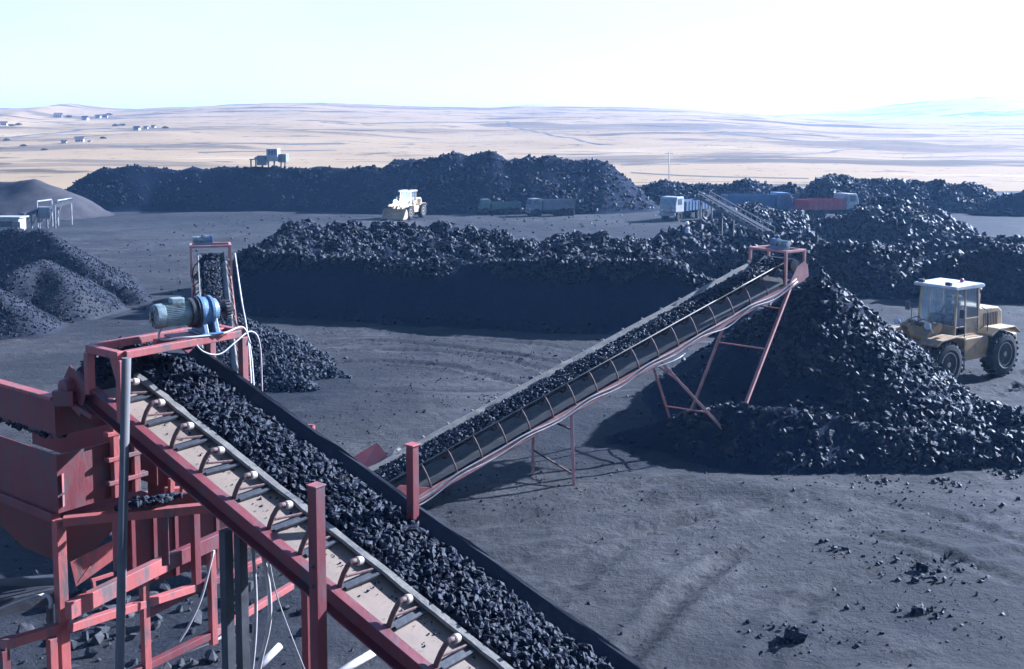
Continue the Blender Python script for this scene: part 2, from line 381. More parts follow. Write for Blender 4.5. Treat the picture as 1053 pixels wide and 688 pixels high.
# ------------------------------------------------------------------ ground
def ground_h(x, y):
    z = fbm(x, y, 9.0, 4, 3) * 0.10 + fbm(x, y, 1.1, 4, 5) * 0.055 + np.clip(fbm(x * .25 + y * .06, y - x * .22, .55, 3, 6), -.3, .5) * 0.05 * np.clip(fbm(x, y, 7, 2, 8) * 3 + .4, 0, 1)
    # low bank of dust in front of the discharge heap
    bx, by = x - 6.0, y - 25.3
    z = z + 0.28 * np.exp(-((bx / 3.2) ** 2 + ((by + 0.18 * bx) / 0.9) ** 2))
    for pts, hw, dep in RUTS:
        for (ax, ay), (bx_, by_) in zip(pts[:-1], pts[1:]):
            vx, vy = bx_ - ax, by_ - ay; L2 = vx * vx + vy * vy
            box_ = (x > min(ax, bx_) - 2.5) & (x < max(ax, bx_) + 2.5) & (y > min(ay, by_) - 2.5) & (y < max(ay, by_) + 2.5)
            if not np.any(box_): continue
            xx, yy = x[box_], y[box_]; t = ((xx - ax) * vx + (yy - ay) * vy) / L2; on = (t >= 0) & (t < 1)
            sgn = ((xx - ax) * vy - (yy - ay) * vx) / math.sqrt(L2) + .18 * fbm(xx, yy, 1.5, 2, 12)
            d = np.abs(np.abs(sgn) - hw)
            lug = 1 + .35 * np.sin(t * math.sqrt(L2) * 2 * math.pi / .32 + 2.5 * np.sign(sgn) * sgn)
            zz = (-dep * lug * np.exp(-(d / .22) ** 2) + dep * .55 * np.exp(-((d - .40) / .13) ** 2)) * on * np.clip(.35 + 1.6 * vnoise(xx * .35, yy * .35, 15), 0, 1.3)
            zc = z[box_]; z[box_] = zc + zz
    return z * np.clip((140 - np.abs(y - 60)) / 60, 0, 1)
def curve_px(pts, n=10):
    P = [gz(*p) for p in pts]; P = [P[0] * 2 - P[1]] + P + [P[-1] * 2 - P[-2]]; o_ = []
    for i in range(1, len(P) - 2):
        for k in range(n):
            t = k / n; a, b_, c_, d_ = P[i - 1:i + 3]
            q = .5 * ((2 * b_) + (c_ - a) * t + (2 * a - 5 * b_ + 4 * c_ - d_) * t * t + (3 * b_ - a - 3 * c_ + d_) * t ** 3); o_.append((q.x, q.y))
    o_.append((P[-2].x, P[-2].y)); return o_
RUTS = [(curve_px([(300, 352), (380, 346), (470, 352), (560, 362), (640, 378)]), 1.05, .07), (curve_px([(280, 372), (380, 366), (480, 372), (560, 390)]), 1.05, .06),
        (curve_px([(1110, 400), (1040, 388), (990, 396)]), 1.1, .09), (curve_px([(1120, 372), (1060, 384), (1000, 390)]), 1.1, .08),
        (curve_px([(560, 700), (640, 610), (720, 555), (840, 530), (960, 545), (1080, 590)]), 1.05, .045), (curve_px([(700, 700), (740, 640), (800, 590), (900, 560), (1080, 545)]), 1.05, .04),
        (curve_px([(460, 560), (560, 545), (660, 520), (780, 505)]), 1.05, .05), (curve_px([(300, 250), (420, 243), (560, 246), (640, 256)]), 1.1, .09), (curve_px([(100, 246), (170, 262), (240, 300), (200, 340)]), 1.1, .08)]
def gm():
    m = bpy.data.materials.new('yard_ground'); m.use_nodes = True; n = m.node_tree; L = n.links.new; b = n.nodes['Principled BSDF']
    b.inputs['Roughness'].default_value = 0.9; b.inputs['Specular IOR Level'].default_value = 0.12
    tc = n.nodes.new('ShaderNodeTexCoord')
    def noise(scale, det=6, rough=.6, st=None, rot=0, dist=0):
        src = tc.outputs['Object']
        if st:
            mp = n.nodes.new('ShaderNodeMapping'); mp.inputs['Scale'].default_value = st; mp.inputs['Rotation'].default_value = (0, 0, rot); L(src, mp.inputs[0]); src = mp.outputs[0]
        t = n.nodes.new('ShaderNodeTexNoise'); t.inputs['Scale'].default_value = scale; t.inputs['Detail'].default_value = det; t.inputs['Roughness'].default_value = rough
        t.inputs['Distortion'].default_value = dist
        L(src, t.inputs['Vector']); return t.outputs[0]
    def ramp(x, p0, p1, c0=(0, 0, 0), c1=(1, 1, 1)):
        r = n.nodes.new('ShaderNodeValToRGB'); r.color_ramp.elements[0].position = p0; r.color_ramp.elements[1].position = p1
        r.color_ramp.elements[0].color = (*c0, 1); r.color_ramp.elements[1].color = (*c1, 1); L(x, r.inputs[0]); return r.outputs[0]
    def mix(f, a, c):
        x = n.nodes.new('ShaderNodeMix'); x.data_type = 'RGBA'; L(f, x.inputs[0])
        for i, q in ((6, a), (7, c)):
            if isinstance(q, tuple): x.inputs[i].default_value = (*q, 1)
            else: L(q, x.inputs[i])
        return x.outputs[2]
    c = ramp(noise(2.2, 10, .72), .36, .66, (0.0230, 0.0218, 0.0222), (0.0640, 0.0600, 0.0580))
    c = mix(ramp(noise(.16, 7, .62, dist=.6), .44, .58), c, (0.0244, 0.0238, 0.0244))      # worn-in coal dust patches
    c = mix(ramp(noise(.55, 9, .72), .56, .66), c, (0.0172, 0.0172, 0.0185))
    c = mix(ramp(noise(3.2, 6, .7), .56, .64), c, (0.0225, 0.0220, 0.0240))
    c = mix(ramp(noise(.35, 6, .6, (.22, 2.6, 1), R(-14), 1.2), .57, .66), c, (0.0198, 0.0191, 0.0205))  # wheel tracks
    c = mix(ramp(noise(.35, 6, .6, (.25, 2.0, 1), R(20), 1.2), .60, .70), c, (0.0647, 0.0614, 0.0594))
    at_ = n.nodes.new('ShaderNodeAttribute'); at_.attribute_name = 'coal_dust_shade'
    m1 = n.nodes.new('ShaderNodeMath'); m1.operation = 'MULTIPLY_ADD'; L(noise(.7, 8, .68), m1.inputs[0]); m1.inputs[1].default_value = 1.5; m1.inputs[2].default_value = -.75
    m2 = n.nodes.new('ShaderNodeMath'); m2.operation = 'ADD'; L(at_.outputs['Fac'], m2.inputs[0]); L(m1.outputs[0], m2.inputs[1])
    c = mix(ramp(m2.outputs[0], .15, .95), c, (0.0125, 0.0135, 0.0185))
    c = mix(ramp(noise(14, 4, .7), .64, .72), c, (0.0198, 0.0198, 0.0218))       # crumbs
    L(c, b.inputs['Base Color'])
    a1 = noise(5, 8, .7); a2 = noise(.5, 6, .6, (.22, 2.6, 1), R(-14), 1.2)
    ad = n.nodes.new('ShaderNodeMath'); ad.operation = 'MULTIPLY_ADD'; L(a2, ad.inputs[0]); ad.inputs[1].default_value = 0.35; L(a1, ad.inputs[2])
    bp = n.nodes.new('ShaderNodeBump'); bp.inputs['Strength'].default_value = 0.8; bp.inputs['Distance'].default_value = 0.10; L(ad.outputs[0], bp.inputs['Height']); L(bp.outputs[0], b.inputs['Normal'])
    M['yard_ground'] = m
gm()
xs = np.concatenate([-np.geomspace(3000, 46, 26), np.arange(-45, -15, .4), np.arange(-15, 20, .12), np.arange(20, 45.1, .4), np.geomspace(46, 3000, 26)])
ys = np.concatenate([-np.geomspace(400, 6, 10), np.arange(-4, 12, 1.0), np.arange(12, 36, .11), np.arange(36, 60, .22), np.arange(60, 140, .8), np.geomspace(141, 3200, 30)])
X, Y = np.meshgrid(xs, ys); Z = ground_h(X, Y)
idx = np.arange(X.size).reshape(X.shape)
q = np.stack([idx[:-1, :-1], idx[:-1, 1:], idx[1:, 1:], idx[1:, :-1]], -1).reshape(-1, 4)
def dust_shade_f(x, y):
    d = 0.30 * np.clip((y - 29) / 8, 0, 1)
    for (px, py, ax, ay, st) in DUST_SHADE:
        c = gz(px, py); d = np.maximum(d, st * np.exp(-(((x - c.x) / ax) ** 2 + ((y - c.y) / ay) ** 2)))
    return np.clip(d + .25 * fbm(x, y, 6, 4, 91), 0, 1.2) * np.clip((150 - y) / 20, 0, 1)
DUST_SHADE = [(740, 440, 7, 3.5, 1.1), (1000, 450, 6, 3.0, .8), (480, 320, 22, 5, .95), (280, 400, 5, 4, 1.0), (60, 300, 10, 14, .6), (760, 300, 16, 12, 1.0), (900, 260, 22, 22, 1.0), (700, 240, 22, 16, .9), (1040, 560, 2.5, 2.5, .6), (60, 620, 5, 3, .8), (240, 640, 3, 3, .8), (940, 640, 1.4, 1.5, .6), (560, 340, 12, 2.0, .5), (900, 226, 22, 22, 1.2), (760, 225, 14, 14, 1.0), (680, 465, 3.5, 2.2, 1.1), (560, 235, 22, 12, .75), (180, 330, 12, 8, .5), (820, 655, 1.6, 1.2, .7), (480, 520, 2, .8, .5), (200, 225, 40, 10, .75)]  # coal dust; the spot by the discharge heap's left foot is painted shade
gr = np_mesh('ground', np.stack([X.ravel(), Y.ravel(), Z.ravel()], 1), q, 'yard_ground', smooth=True); tag(gr, kind='structure')
ca = gr.data.attributes.new('coal_dust_shade', 'FLOAT', 'POINT'); ca.data.foreach_set('value', dust_shade_f(X.ravel(), Y.ravel()).astype(np.float32))

# ------------------------------------------------------------------ hills
def hill_mat(name, a, b_, dark, pale, sx):
    m = bpy.data.materials.new(name); m.use_nodes = True; n = m.node_tree; L = n.links.new; bs = n.nodes['Principled BSDF']
    bs.inputs['Roughness'].default_value = 0.95; bs.inputs['Specular IOR Level'].default_value = 0.1
    tc = n.nodes.new('ShaderNodeTexCoord')
    def noise(scale, st, det=7, dist=0.0, rough=.6):
        mp = n.nodes.new('ShaderNodeMapping'); mp.inputs['Scale'].default_value = st; L(tc.outputs['Object'], mp.inputs[0])
        t = n.nodes.new('ShaderNodeTexNoise'); t.inputs['Scale'].default_value = scale; t.inputs['Detail'].default_value = det; t.inputs['Distortion'].default_value = dist
        t.inputs['Roughness'].default_value = rough
        L(mp.outputs[0], t.inputs['Vector']); return t.outputs[0]
    def ramp(x, p0, p1, c0=(0, 0, 0), c1=(1, 1, 1)):
        r = n.nodes.new('ShaderNodeValToRGB'); r.color_ramp.elements[0].position = p0; r.color_ramp.elements[1].position = p1
        r.color_ramp.elements[0].color = (*c0, 1); r.color_ramp.elements[1].color = (*c1, 1); L(x, r.inputs[0]); return r.outputs[0]
    def mix(f, p, c):
        x = n.nodes.new('ShaderNodeMix'); x.data_type = 'RGBA'; L(f, x.inputs[0]); L(p, x.inputs[6]); x.inputs[7].default_value = (*c, 1); return x.outputs[2]
    c = ramp(noise(.012 * sx, (.5, 1, 1)), .3, .7, a, b_)
    c = mix(ramp(noise(.02 * sx, (.28, 1, 1), 8, .8), .55, .58), c, tuple(x * 1.25 for x in dark))
    c = mix(ramp(noise(.035 * sx, (.10, 1, 1), 5, .35), .60, .62), c, tuple(x * .75 for x in dark))
    c = mix(ramp(noise(.05 * sx, (.22, 1, 1), 6, .6), .60, .62), c, tuple(x * .8 for x in dark))
    c = mix(ramp(noise(.03 * sx, (.3, 1, 1), 6, .5), .60, .68), c, pale)
    c = mix(ramp(noise(.16 * sx, (.35, 1, 1), 5, .4, .7), .60, .63), c, tuple(x * .85 for x in dark))
    c = mix(ramp(noise(.5 * sx, (.6, 1, 1), 3, 0, .7), .64, .68), c, tuple(x * .7 for x in dark))
    L(c, bs.inputs['Base Color']); M[name] = m
hill_mat('dry_grass', (0.235, 0.160, 0.080), (0.29, 0.200, 0.102), (0.105, 0.074, 0.043), (0.34, 0.245, 0.135), 1)
hill_mat('far_slope', (0.34, 0.19, 0.10), (0.38, 0.225, 0.125), (0.16, 0.125, 0.095), (0.29, 0.225, 0.165), .4)
RX = [-400, -150, 0, 40, 75, 100, 140, 230, 330, 430, 500, 560, 620, 700, 760, 800, 860, 950, 1053, 1300, 1700]
RY = [112, 108, 112, 110, 106, 110, 112, 108, 106, 110, 112, 111, 111, 113, 117, 121, 124, 126, 125, 122, 118]
YR = 640.0
def ridge_z(x):
    px = CX + F * x / YR
    return H + (135 - np.interp(px, RX, RY)) / F * YR
def hill_h(x, y):
    t = np.clip((y - 150) / (YR - 150), 0, 1); s = t ** 1.12
    xs_ = x * np.clip(YR / np.maximum(y, 150), 1, 4) ** .6
    z = ridge_z(xs_) * s
    amp = np.clip((y - 150) / 160, 0, 1)
    z = z + fbm(x * .55, y, 70, 4, 21) * 2.2 * amp * (1 - .5 * t) + fbm(x * .7, y, 18, 4, 22) * .8 * amp
    k = 3.2; tz = z / k; fr = tz - np.floor(tz)                       # faint terraces
    z = z + (k * (np.floor(tz) + np.clip((fr - .3) / .4, 0, 1)) - z) * 0.30 * amp * (1 - .7 * t)
    back = np.clip((y - YR) / 500, 0, 1)
    return np.where(y > YR, z * (1 - back ** 1.4), z) - 0.25 * np.clip((160 - y) / 20, 0, 1)
xs = np.concatenate([np.linspace(-1100, -460, 40), np.arange(-455, 456, 3.0), np.linspace(460, 1100, 40)])
ys = np.concatenate([np.arange(146, 420, 2.0), np.arange(420, 660, 2.5), np.linspace(665, 1150, 30)])
X, Y = np.meshgrid(xs, ys); Z = hill_h(X, Y); idx = np.arange(X.size).reshape(X.shape)
q = np.stack([idx[:-1, :-1], idx[:-1, 1:], idx[1:, 1:], idx[1:, :-1]], -1).reshape(-1, 4)
hl = np_mesh('hills', np.stack([X.ravel(), Y.ravel(), Z.ravel()], 1), q, 'dry_grass', smooth=True); tag(hl, kind='structure')
MX = [-900, 300, 480, 530, 560, 600, 660, 740, 790, 850, 900, 950, 1020, 1053, 1120, 1300, 2000]
MY = [128, 126, 116, 110, 107, 110, 112, 116, 117, 112, 108, 104, 100, 101, 98, 104, 118]
YM = 1500.0
xs = np.linspace(-1500, 2300, 240); ys = np.concatenate([np.linspace(1100, YM, 30), np.linspace(YM + 20, 2100, 14)])
X, Y = np.meshgrid(xs, ys)
zr = H + (135 - np.interp(CX + F * X / YM, MX, MY)) / F * YM + fbm(X, Y, 160, 4, 33) * 5
t = np.clip((Y - 1100) / (YM - 1100), 0, 1); bk = np.clip((Y - YM) / 600, 0, 1)
Z = zr * (t ** 1.3) * (1 - bk) - 1
idx = np.arange(X.size).reshape(X.shape)
q = np.stack([idx[:-1, :-1], idx[:-1, 1:], idx[1:, 1:], idx[1:, :-1]], -1).reshape(-1, 4)
mt = np_mesh('mountains', np.stack([X.ravel(), Y.ravel(), Z.ravel()], 1), q, 'far_slope', smooth=True); tag(mt, kind='structure')

def on_hill(px, py):
    y = 160.0; last = None
    while y < YR + 5:
        p = at(px, py, y)
        if float(hill_h(np.array([p.x]), np.array([p.y]))[0]) >= p.z: return p
        y += 1.5
    return at(px, py, YR)
def hz_(x, y): return float(hill_h(np.array([x]), np.array([y]))[0])
mat('track_dirt', (0.075, 0.058, 0.042), (0.05, 0.04, 0.03), .2, .95)
def track(pxs, wid):
    wid *= .6
    pts = [on_hill(*p) for p in pxs]; P = []
    for a, b_ in zip(pts[:-1], pts[1:]):
        m = max(2, int((b_ - a).length / 4)); P += [a.lerp(b_, i / m) for i in range(m)]
    P.append(pts[-1]); V = []; Fc = []
    for i, p in enumerate(P):
        d = (P[min(i + 1, len(P) - 1)] - P[max(i - 1, 0)]); d.z = 0; d.normalize(); nn = Vector((-d.y, d.x, 0)) * wid / 2
        wob = float(fbm(np.array([p.x]), np.array([p.y]), 12, 2, 77)[0]) * 1.5
        for s_ in (-1, 0, 1):
            x, y = p.x + nn.x * s_, p.y + nn.y * s_ + wob; V.append((x, y, hz_(x, y) + 0.16 - .12 * abs(s_)))
    for i in range(len(P) - 1):
        for j in (0, 1): Fc.append((3 * i + j, 3 * i + j + 1, 3 * i + j + 4, 3 * i + j + 3))
    o = np_mesh('dirt_track', V, Fc, 'track_dirt', smooth=True); tag(o, kind='structure')
track([(112, 151), (200, 150), (300, 148.5), (352, 148)], 5.5)
track([(205, 157), (280, 156), (345, 155)], 3.5)
track([(-20, 142), (40, 138), (80, 134), (112, 132)], 5)
track([(372, 127.5), (440, 126), (524, 125.5)], 7)
track([(522, 126), (528, 131), (542, 134), (560, 137), (588, 142), (600, 146), (625, 149)], 2.4)
track([(690, 131), (720, 134), (760, 139), (800, 143), (850, 146)], 5)
track([(650, 178), (700, 181), (760, 183), (830, 184)], 1.6)
track([(640, 170), (700, 166), (800, 160), (905, 150)], 2.2)
track([(930, 163), (1000, 161), (1080, 161)], 3)

# ------------------------------------------------------------------ coal heaps
def reg(o, label, cat='coal heap', group=None): return tag(o, label, cat, group)
r_ = np.random.default_rng(11)
# main stockpile: flat-topped, cut face toward the yard
cr = []
front = [(262, 250), (300, 256), (345, 259), (385, 262), (430, 262), (475, 263), (520, 265), (560, 264), (600, 262), (640, 262), (672, 266)]
fr = [at(px, py, float(np.interp(px, [268, 430, 672], [52.5, 50.5, 47.2]))) for px, py in front]
cr.append(fr)
for i in range(300):
    u = r_.random(); v = r_.random() ** .8
    k = u * (len(fr) - 1); a = fr[int(k)].lerp(fr[min(int(k) + 1, len(fr) - 1)], k - int(k))
    dep = np.interp(u, [0, .25, .5, .75, 1], [9, 12, 11, 8, 5])
    z = a.z + (0.75 * v if u < .55 else 0.4 * v) + r_.uniform(-.24, .14)
    cr.append([Vector((a.x + v * dep * np.interp(u, [0, 1], [-.02, .18]), a.y + v * dep, z))])
cr.append([at(672, 266, 47.2), at(700, 275, 46.8), at(728, 286, 46.5), at(760, 300, 46)])
hp = Heap(cr, slope=.95, front=1.15, left=1.15, cell=.18, noise=.20, nscale=1.9, seed=1, step=.3, rid=.30)
P1, S1 = hp.scatter(46000, (.03, .20), zmin=1.9, seed=2, region=lambda x, y, z: (z > 2.0 + 1.5 * (vnoise(x * .5, y * .5, 41) - .5) + .5 * (np.random.default_rng(6).random(len(x)) - .5)) & (vnoise(x * .8, y * .8, 4) > .10), power=3.6)
P2, S2 = hp.scatter(6000, (.03, .16), zmin=.02, seed=3, region=lambda x, y, z: (z < 2.6) & (np.random.default_rng(3).random(len(x)) < .12 + .8 * np.clip(vnoise(x * .35, y * .1, 44) - .35, 0, 1) + .4 * (z < .4)))
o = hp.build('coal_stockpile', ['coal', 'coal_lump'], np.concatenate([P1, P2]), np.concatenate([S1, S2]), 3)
reg(o, 'big flat-topped coal stockpile in mid yard, lumpy lit top and dark blue cut face'); HP_MAIN = hp
# discharge heap under the long conveyor
ap = Vector((9.9, 33.6, 4.25))
cr = [[ap], [at(855, 290, 33.8)],
      [at(640, 442, 29.6), at(700, 425, 29.5), at(770, 409, 28.8), at(815, 417, 28.4), at(870, 428, 28.2), at(915, 440, 28.3), at(975, 452, 28.6), at(1050, 462, 29.2)],
      [at(950, 402, 31.6), at(990, 412, 31.2), at(1040, 418, 31.2), at(1110, 424, 31.2)],
      [at(872, 436, 28.0), at(935, 442, 27.9), at(1000, 446, 27.9), at(1090, 450, 28.0)], [at(945, 420, 29.8), at(1000, 424, 29.8), at(1080, 430, 29.8)], [at(965, 410, 31), at(1030, 416, 31)]]
hp = Heap(cr, slope=.75, front=1.0, left=1.0, right=1.12, cell=.13, noise=.11, nscale=1.1, seed=5, margin=1.6, step=.15, rid=.06)
P1, S1 = hp.scatter(32000, (.022, .18), zmin=.05, seed=6, region=lambda x, y, z: (x + .35 * (y - 30) > 8.6 + 1.6 * (vnoise(x * .9, y * .9, 3) - .5)), power=3.6)
P2, S2 = hp.scatter(1800, (.04, .13), zmin=.02, seed=7, region=lambda x, y, z: (x < 9.5))
P3, S3 = hp.scatter(11000, (.02, .16), zmin=.1, seed=8, region=lambda x, y, z: (y < 29.6) & (x > 4.2), power=2.6)
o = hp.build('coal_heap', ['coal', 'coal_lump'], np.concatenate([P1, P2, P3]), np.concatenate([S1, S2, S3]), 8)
reg(o, 'conical coal heap under the head of the long conveyor, beside the yellow loader'); HP_D = hp
# heap below the short conveyor behind the drive motor
cr = [[at(246, 322, 38.5)], [at(246, 322, 38.5), at(262, 332, 38.0)], [at(225, 345, 37)], [at(270, 338, 38.2), at(300, 355, 38), at(328, 369, 37.6), at(358, 384, 37)], [at(285, 375, 36.2), at(320, 392, 35.4)]]
hp = Heap(cr, slope=.60, cell=.14, noise=.10, nscale=1.0, seed=9, margin=1.6, rid=.06)
P1, S1 = hp.scatter(20000, (.02, .13), zmin=.03, seed=10, power=3.0)
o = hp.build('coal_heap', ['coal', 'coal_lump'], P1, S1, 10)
reg(o, 'small heap of gravel-sized coal behind the big blue drive motor')
# fines heaps at left
cr = [[at(-40, 236, 62), at(10, 233, 61), at(40, 236, 60), at(70, 256, 58)], [at(70, 256, 58), at(95, 272, 56), at(118, 286, 55), at(140, 297, 54)]]
hp = Heap(cr, slope=.62, cell=.25, noise=.15, nscale=2.2, seed=12, rid=.35)
P1, S1 = hp.scatter(12000, (.02, .11), zmin=.1, seed=13, power=3)
o = hp.build('coal_heap', ['coal_fines', 'coal_lump'], P1, S1, 13); reg(o, 'long heap of fine grey coal at left with a ridge running down')
cr = [[at(42, 263, 52.5)], [at(42, 263, 52.5), at(66, 285, 50.5)], [at(42, 263, 52.5), at(20, 272, 51)]]
hp = Heap(cr, slope=.66, cell=.2, noise=.12, nscale=1.8, seed=14, rid=.3)
P1, S1 = hp.scatter(6000, (.015, .085), zmin=.1, seed=15, power=3)
o = hp.build('coal_heap', ['coal_fines', 'coal_lump'], P1, S1, 15); reg(o, 'pointed heap of fine coal in front of the long grey heap')
cr = [[at(-8, 290, 47)], [at(-30, 285, 47), at(-8, 290, 47), at(10, 312, 45.5)]]
hp = Heap(cr, slope=.70, cell=.2, noise=.12, nscale=1.6, seed=16, rid=.25)
P1, S1 = hp.scatter(5000, (.015, .085), zmin=.1, seed=17, power=3)
o = hp.build('coal_heap', ['coal_fines', 'coal_lump'], P1, S1, 17); reg(o, 'low dark coal heap cut by the left picture edge, nearest of the left heaps')
cr = [[at(-60, 186, 112), at(-15, 187, 111), at(35, 181, 110), at(50, 188, 110)]]
hp = Heap(cr, slope=.55, cell=.5, noise=.2, nscale=3, seed=18, rid=.3)
o = hp.build('spoil_heap', ['spoil']); reg(o, 'brownish spoil heap at far left behind the small screening plant', 'spoil heap')
# long far heap
top = [(92, 180), (112, 169), (135, 167), (165, 171), (200, 170), (250, 169), (300, 169.5), (350, 168.5), (385, 166)]
cr = [[at(px, py, 121) for px, py in top]]
hp = Heap(cr, slope=.85, cell=.5, noise=.22, nscale=3, seed=20, front=1.0, rid=.35)
P1, S1 = hp.scatter(6000, (.06, .28), zmin=.3, seed=21, power=3.5, region=lambda x, y, z: np.random.default_rng(4).random(len(x)) < .25 + .9 * vnoise(x * .2, y * .2, 8) * vnoise(x * .07, y * .1, 18))
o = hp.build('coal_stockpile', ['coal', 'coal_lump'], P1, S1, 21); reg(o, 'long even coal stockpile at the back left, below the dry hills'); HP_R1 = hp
top = [(405, 163), (430, 159), (450, 160), (465, 154), (480, 160), (508, 154), (524, 161), (542, 157), (556, 162), (563, 158), (582, 160), (605, 160.5), (622, 168), (640, 180), (652, 190)]
cr = [[at(px, py, 119) for px, py in top]]
hp = Heap(cr, slope=.85, cell=.5, noise=.22, nscale=2.6, seed=22, rid=.35)
P1, S1 = hp.scatter(9000, (.06, .30), zmin=.3, seed=23, power=3, region=lambda x, y, z: np.random.default_rng(5).random(len(x)) < .25 + .9 * vnoise(x * .2, y * .2, 9) * vnoise(x * .07, y * .1, 19))
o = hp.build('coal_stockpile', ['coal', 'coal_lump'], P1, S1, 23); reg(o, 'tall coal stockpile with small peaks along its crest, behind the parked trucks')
# rubble heaps, back right
def rubble(crest, slope, label, seed, n, cell=.4, sz=(.08, .36), noise=.35, ns=2.2):
    hp = Heap([crest] if isinstance(crest[0], Vector) else crest, slope=slope, cell=cell, noise=noise, nscale=ns, seed=seed, rid=.3)
    P_, S_ = hp.scatter(n, sz, zmin=.1, seed=seed + 1, power=3)
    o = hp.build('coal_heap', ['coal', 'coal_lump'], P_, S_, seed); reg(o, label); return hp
rubble([at(x, y, 128) for x, y in [(655, 190), (680, 185), (700, 188), (722, 186), (745, 190), (770, 184), (790, 189), (820, 190)]], .8, 'low dark coal heaps on the skyline between tall stockpile and red truck', 30, 4000)
rubble([at(x, y, 118) for x, y in [(838, 186), (856, 179), (872, 181), (900, 185), (926, 183), (948, 187), (965, 184), (985, 188), (1000, 187), (1018, 203)]], .8, 'broad heap of rough coal blocks on the skyline right of the red truck', 32, 6500)
rubble([at(x, y, 112) for x, y in [(1030, 199), (1052, 196), (1085, 198)]], .7, 'small coal heap at the right edge beyond the grey clearing', 34, 500)
rubble([[at(x, y, 84) for x, y in [(790, 236), (820, 230), (845, 226), (880, 216), (920, 214), (955, 220), (985, 230), (1000, 238)]], [at(x, y, 90) for x, y in [(885, 212), (925, 203), (965, 214)]]], .7, 'mound of large coal blocks in front of the skyline heap at right', 36, 5500, cell=.3, sz=(.08, .42))
rubble([[at(x, y, 71) for x, y in [(668, 245), (700, 238), (735, 240), (770, 240), (800, 246), (835, 240)]], [at(x, y, 78) for x, y in [(720, 228), (760, 226), (800, 230)]]], .6, 'low rubbly coal mound behind the conveyor head, with the standing worker', 38, 7500, cell=.3, sz=(.06, .40))
rubble([[at(x, y, 98) for x, y in [(735, 215), (765, 212), (795, 217), (820, 221)]]], .6, 'low dark coal ridge behind the thin distant conveyor', 46, 3000, cell=.3, sz=(.06, .36))
rubble([[at(x, y, 66) for x, y in [(905, 252), (940, 247), (975, 249), (1010, 246), (1060, 243), (1110, 243)]]], .6, 'low rubbly coal ridge along the front of the grey clearing at right', 48, 4500, cell=.25, sz=(.05, .32))
rubble([[at(x, y, 58) for x, y in [(680, 262), (705, 257), (740, 254), (765, 252), (800, 249), (850, 247), (895, 250), (930, 255)]]], .95, 'dark coal bank behind the yellow loader, seen beyond the conveyor head', 40, 6000, cell=.25, sz=(.05, .26), noise=.2)
rubble([[at(x, y, 56) for x, y in [(955, 264), (985, 254), (1020, 250), (1060, 251), (1110, 250)]]], .95, 'steep coal bank behind the loader at the right edge', 42, 4000, cell=.25, sz=(.05, .26), noise=.2)
# loose crumbs and stones on the yard
r_ = np.random.default_rng(50)
def crumbs(n, xr, yr, sz, mask=None, power=3):
    x = r_.uniform(*xr, n); y = r_.uniform(*yr, n)
    if mask is not None: k = mask(x, y); x, y = x[k], y[k]
    S = sz[0] + (sz[1] - sz[0]) * r_.random(len(x)) ** power
    return np.stack([x, y, ground_h(x, y) + S * .25], 1), S
def stones(px, py, rx, ry, n, sz, sd):
    c = gz(px, py); g_ = np.random.default_rng(sd); x = c.x + g_.normal(size=n) * rx; y = c.y + g_.normal(size=n) * ry; S = sz[0] + (sz[1] - sz[0]) * g_.random(n) ** 2.5
    return np.stack([x, y, ground_h(x, y) + S * .15], 1), S
sp_ = [stones(110, 640, 1.0, .8, 60, (.04, .22), 1), stones(180, 615, 1.2, .6, 50, (.04, .22), 2), stones(60, 700, 1.2, 1.0, 40, (.04, .2), 3), stones(230, 680, 1.0, .8, 50, (.03, .18), 4), stones(190, 560, 1.2, 1, 30, (.03, .2), 5)]
LV, LF = lumps(np.concatenate([p[0] for p in sp_]), np.concatenate([p[1] for p in sp_]), 52)
o = np_mesh('stone_rubble', LV, LF, 'stone_grey'); tag(o, 'dusty grey stones lying under the red hopper frame', 'rubble', kind='stuff')
parts = [crumbs(9000, (-14, 17), (16.5, 48), (.012, .05), lambda x, y: vnoise(x * .5, y * .5, 61) > .45),
         crumbs(900, (6, 16), (17, 28), (.015, .075), lambda x, y: fbm(x, y, 3, 3, 62) > .05, 4),
         crumbs(3200, (6.5, 17), (25.4, 28.5), (.015, .10), lambda x, y: (y - 25) / 3.5 > vnoise(x * 1.2, y * 1.2, 5) * .9, 2.5),
         crumbs(1500, (-12, 4), (30, 44), (.03, .10), lambda x, y: fbm(x, y * 3, 4, 3, 63) > .22, 3),
         crumbs(1500, (-9, 2), (13, 26), (.015, .08), lambda x, y: fbm(x, y, 2.5, 3, 64) > .1, 3),
         crumbs(1500, (-30, 30), (48, 110), (.05, .2), None, 4)]
LV, LF = lumps(np.concatenate([p[0] for p in parts]), np.concatenate([p[1] for p in parts]), 51)
o = np_mesh('coal_rubble', LV, LF, 'coal_lump'); tag(o, 'loose coal crumbs scattered over the grey yard', 'rubble', kind='stuff')
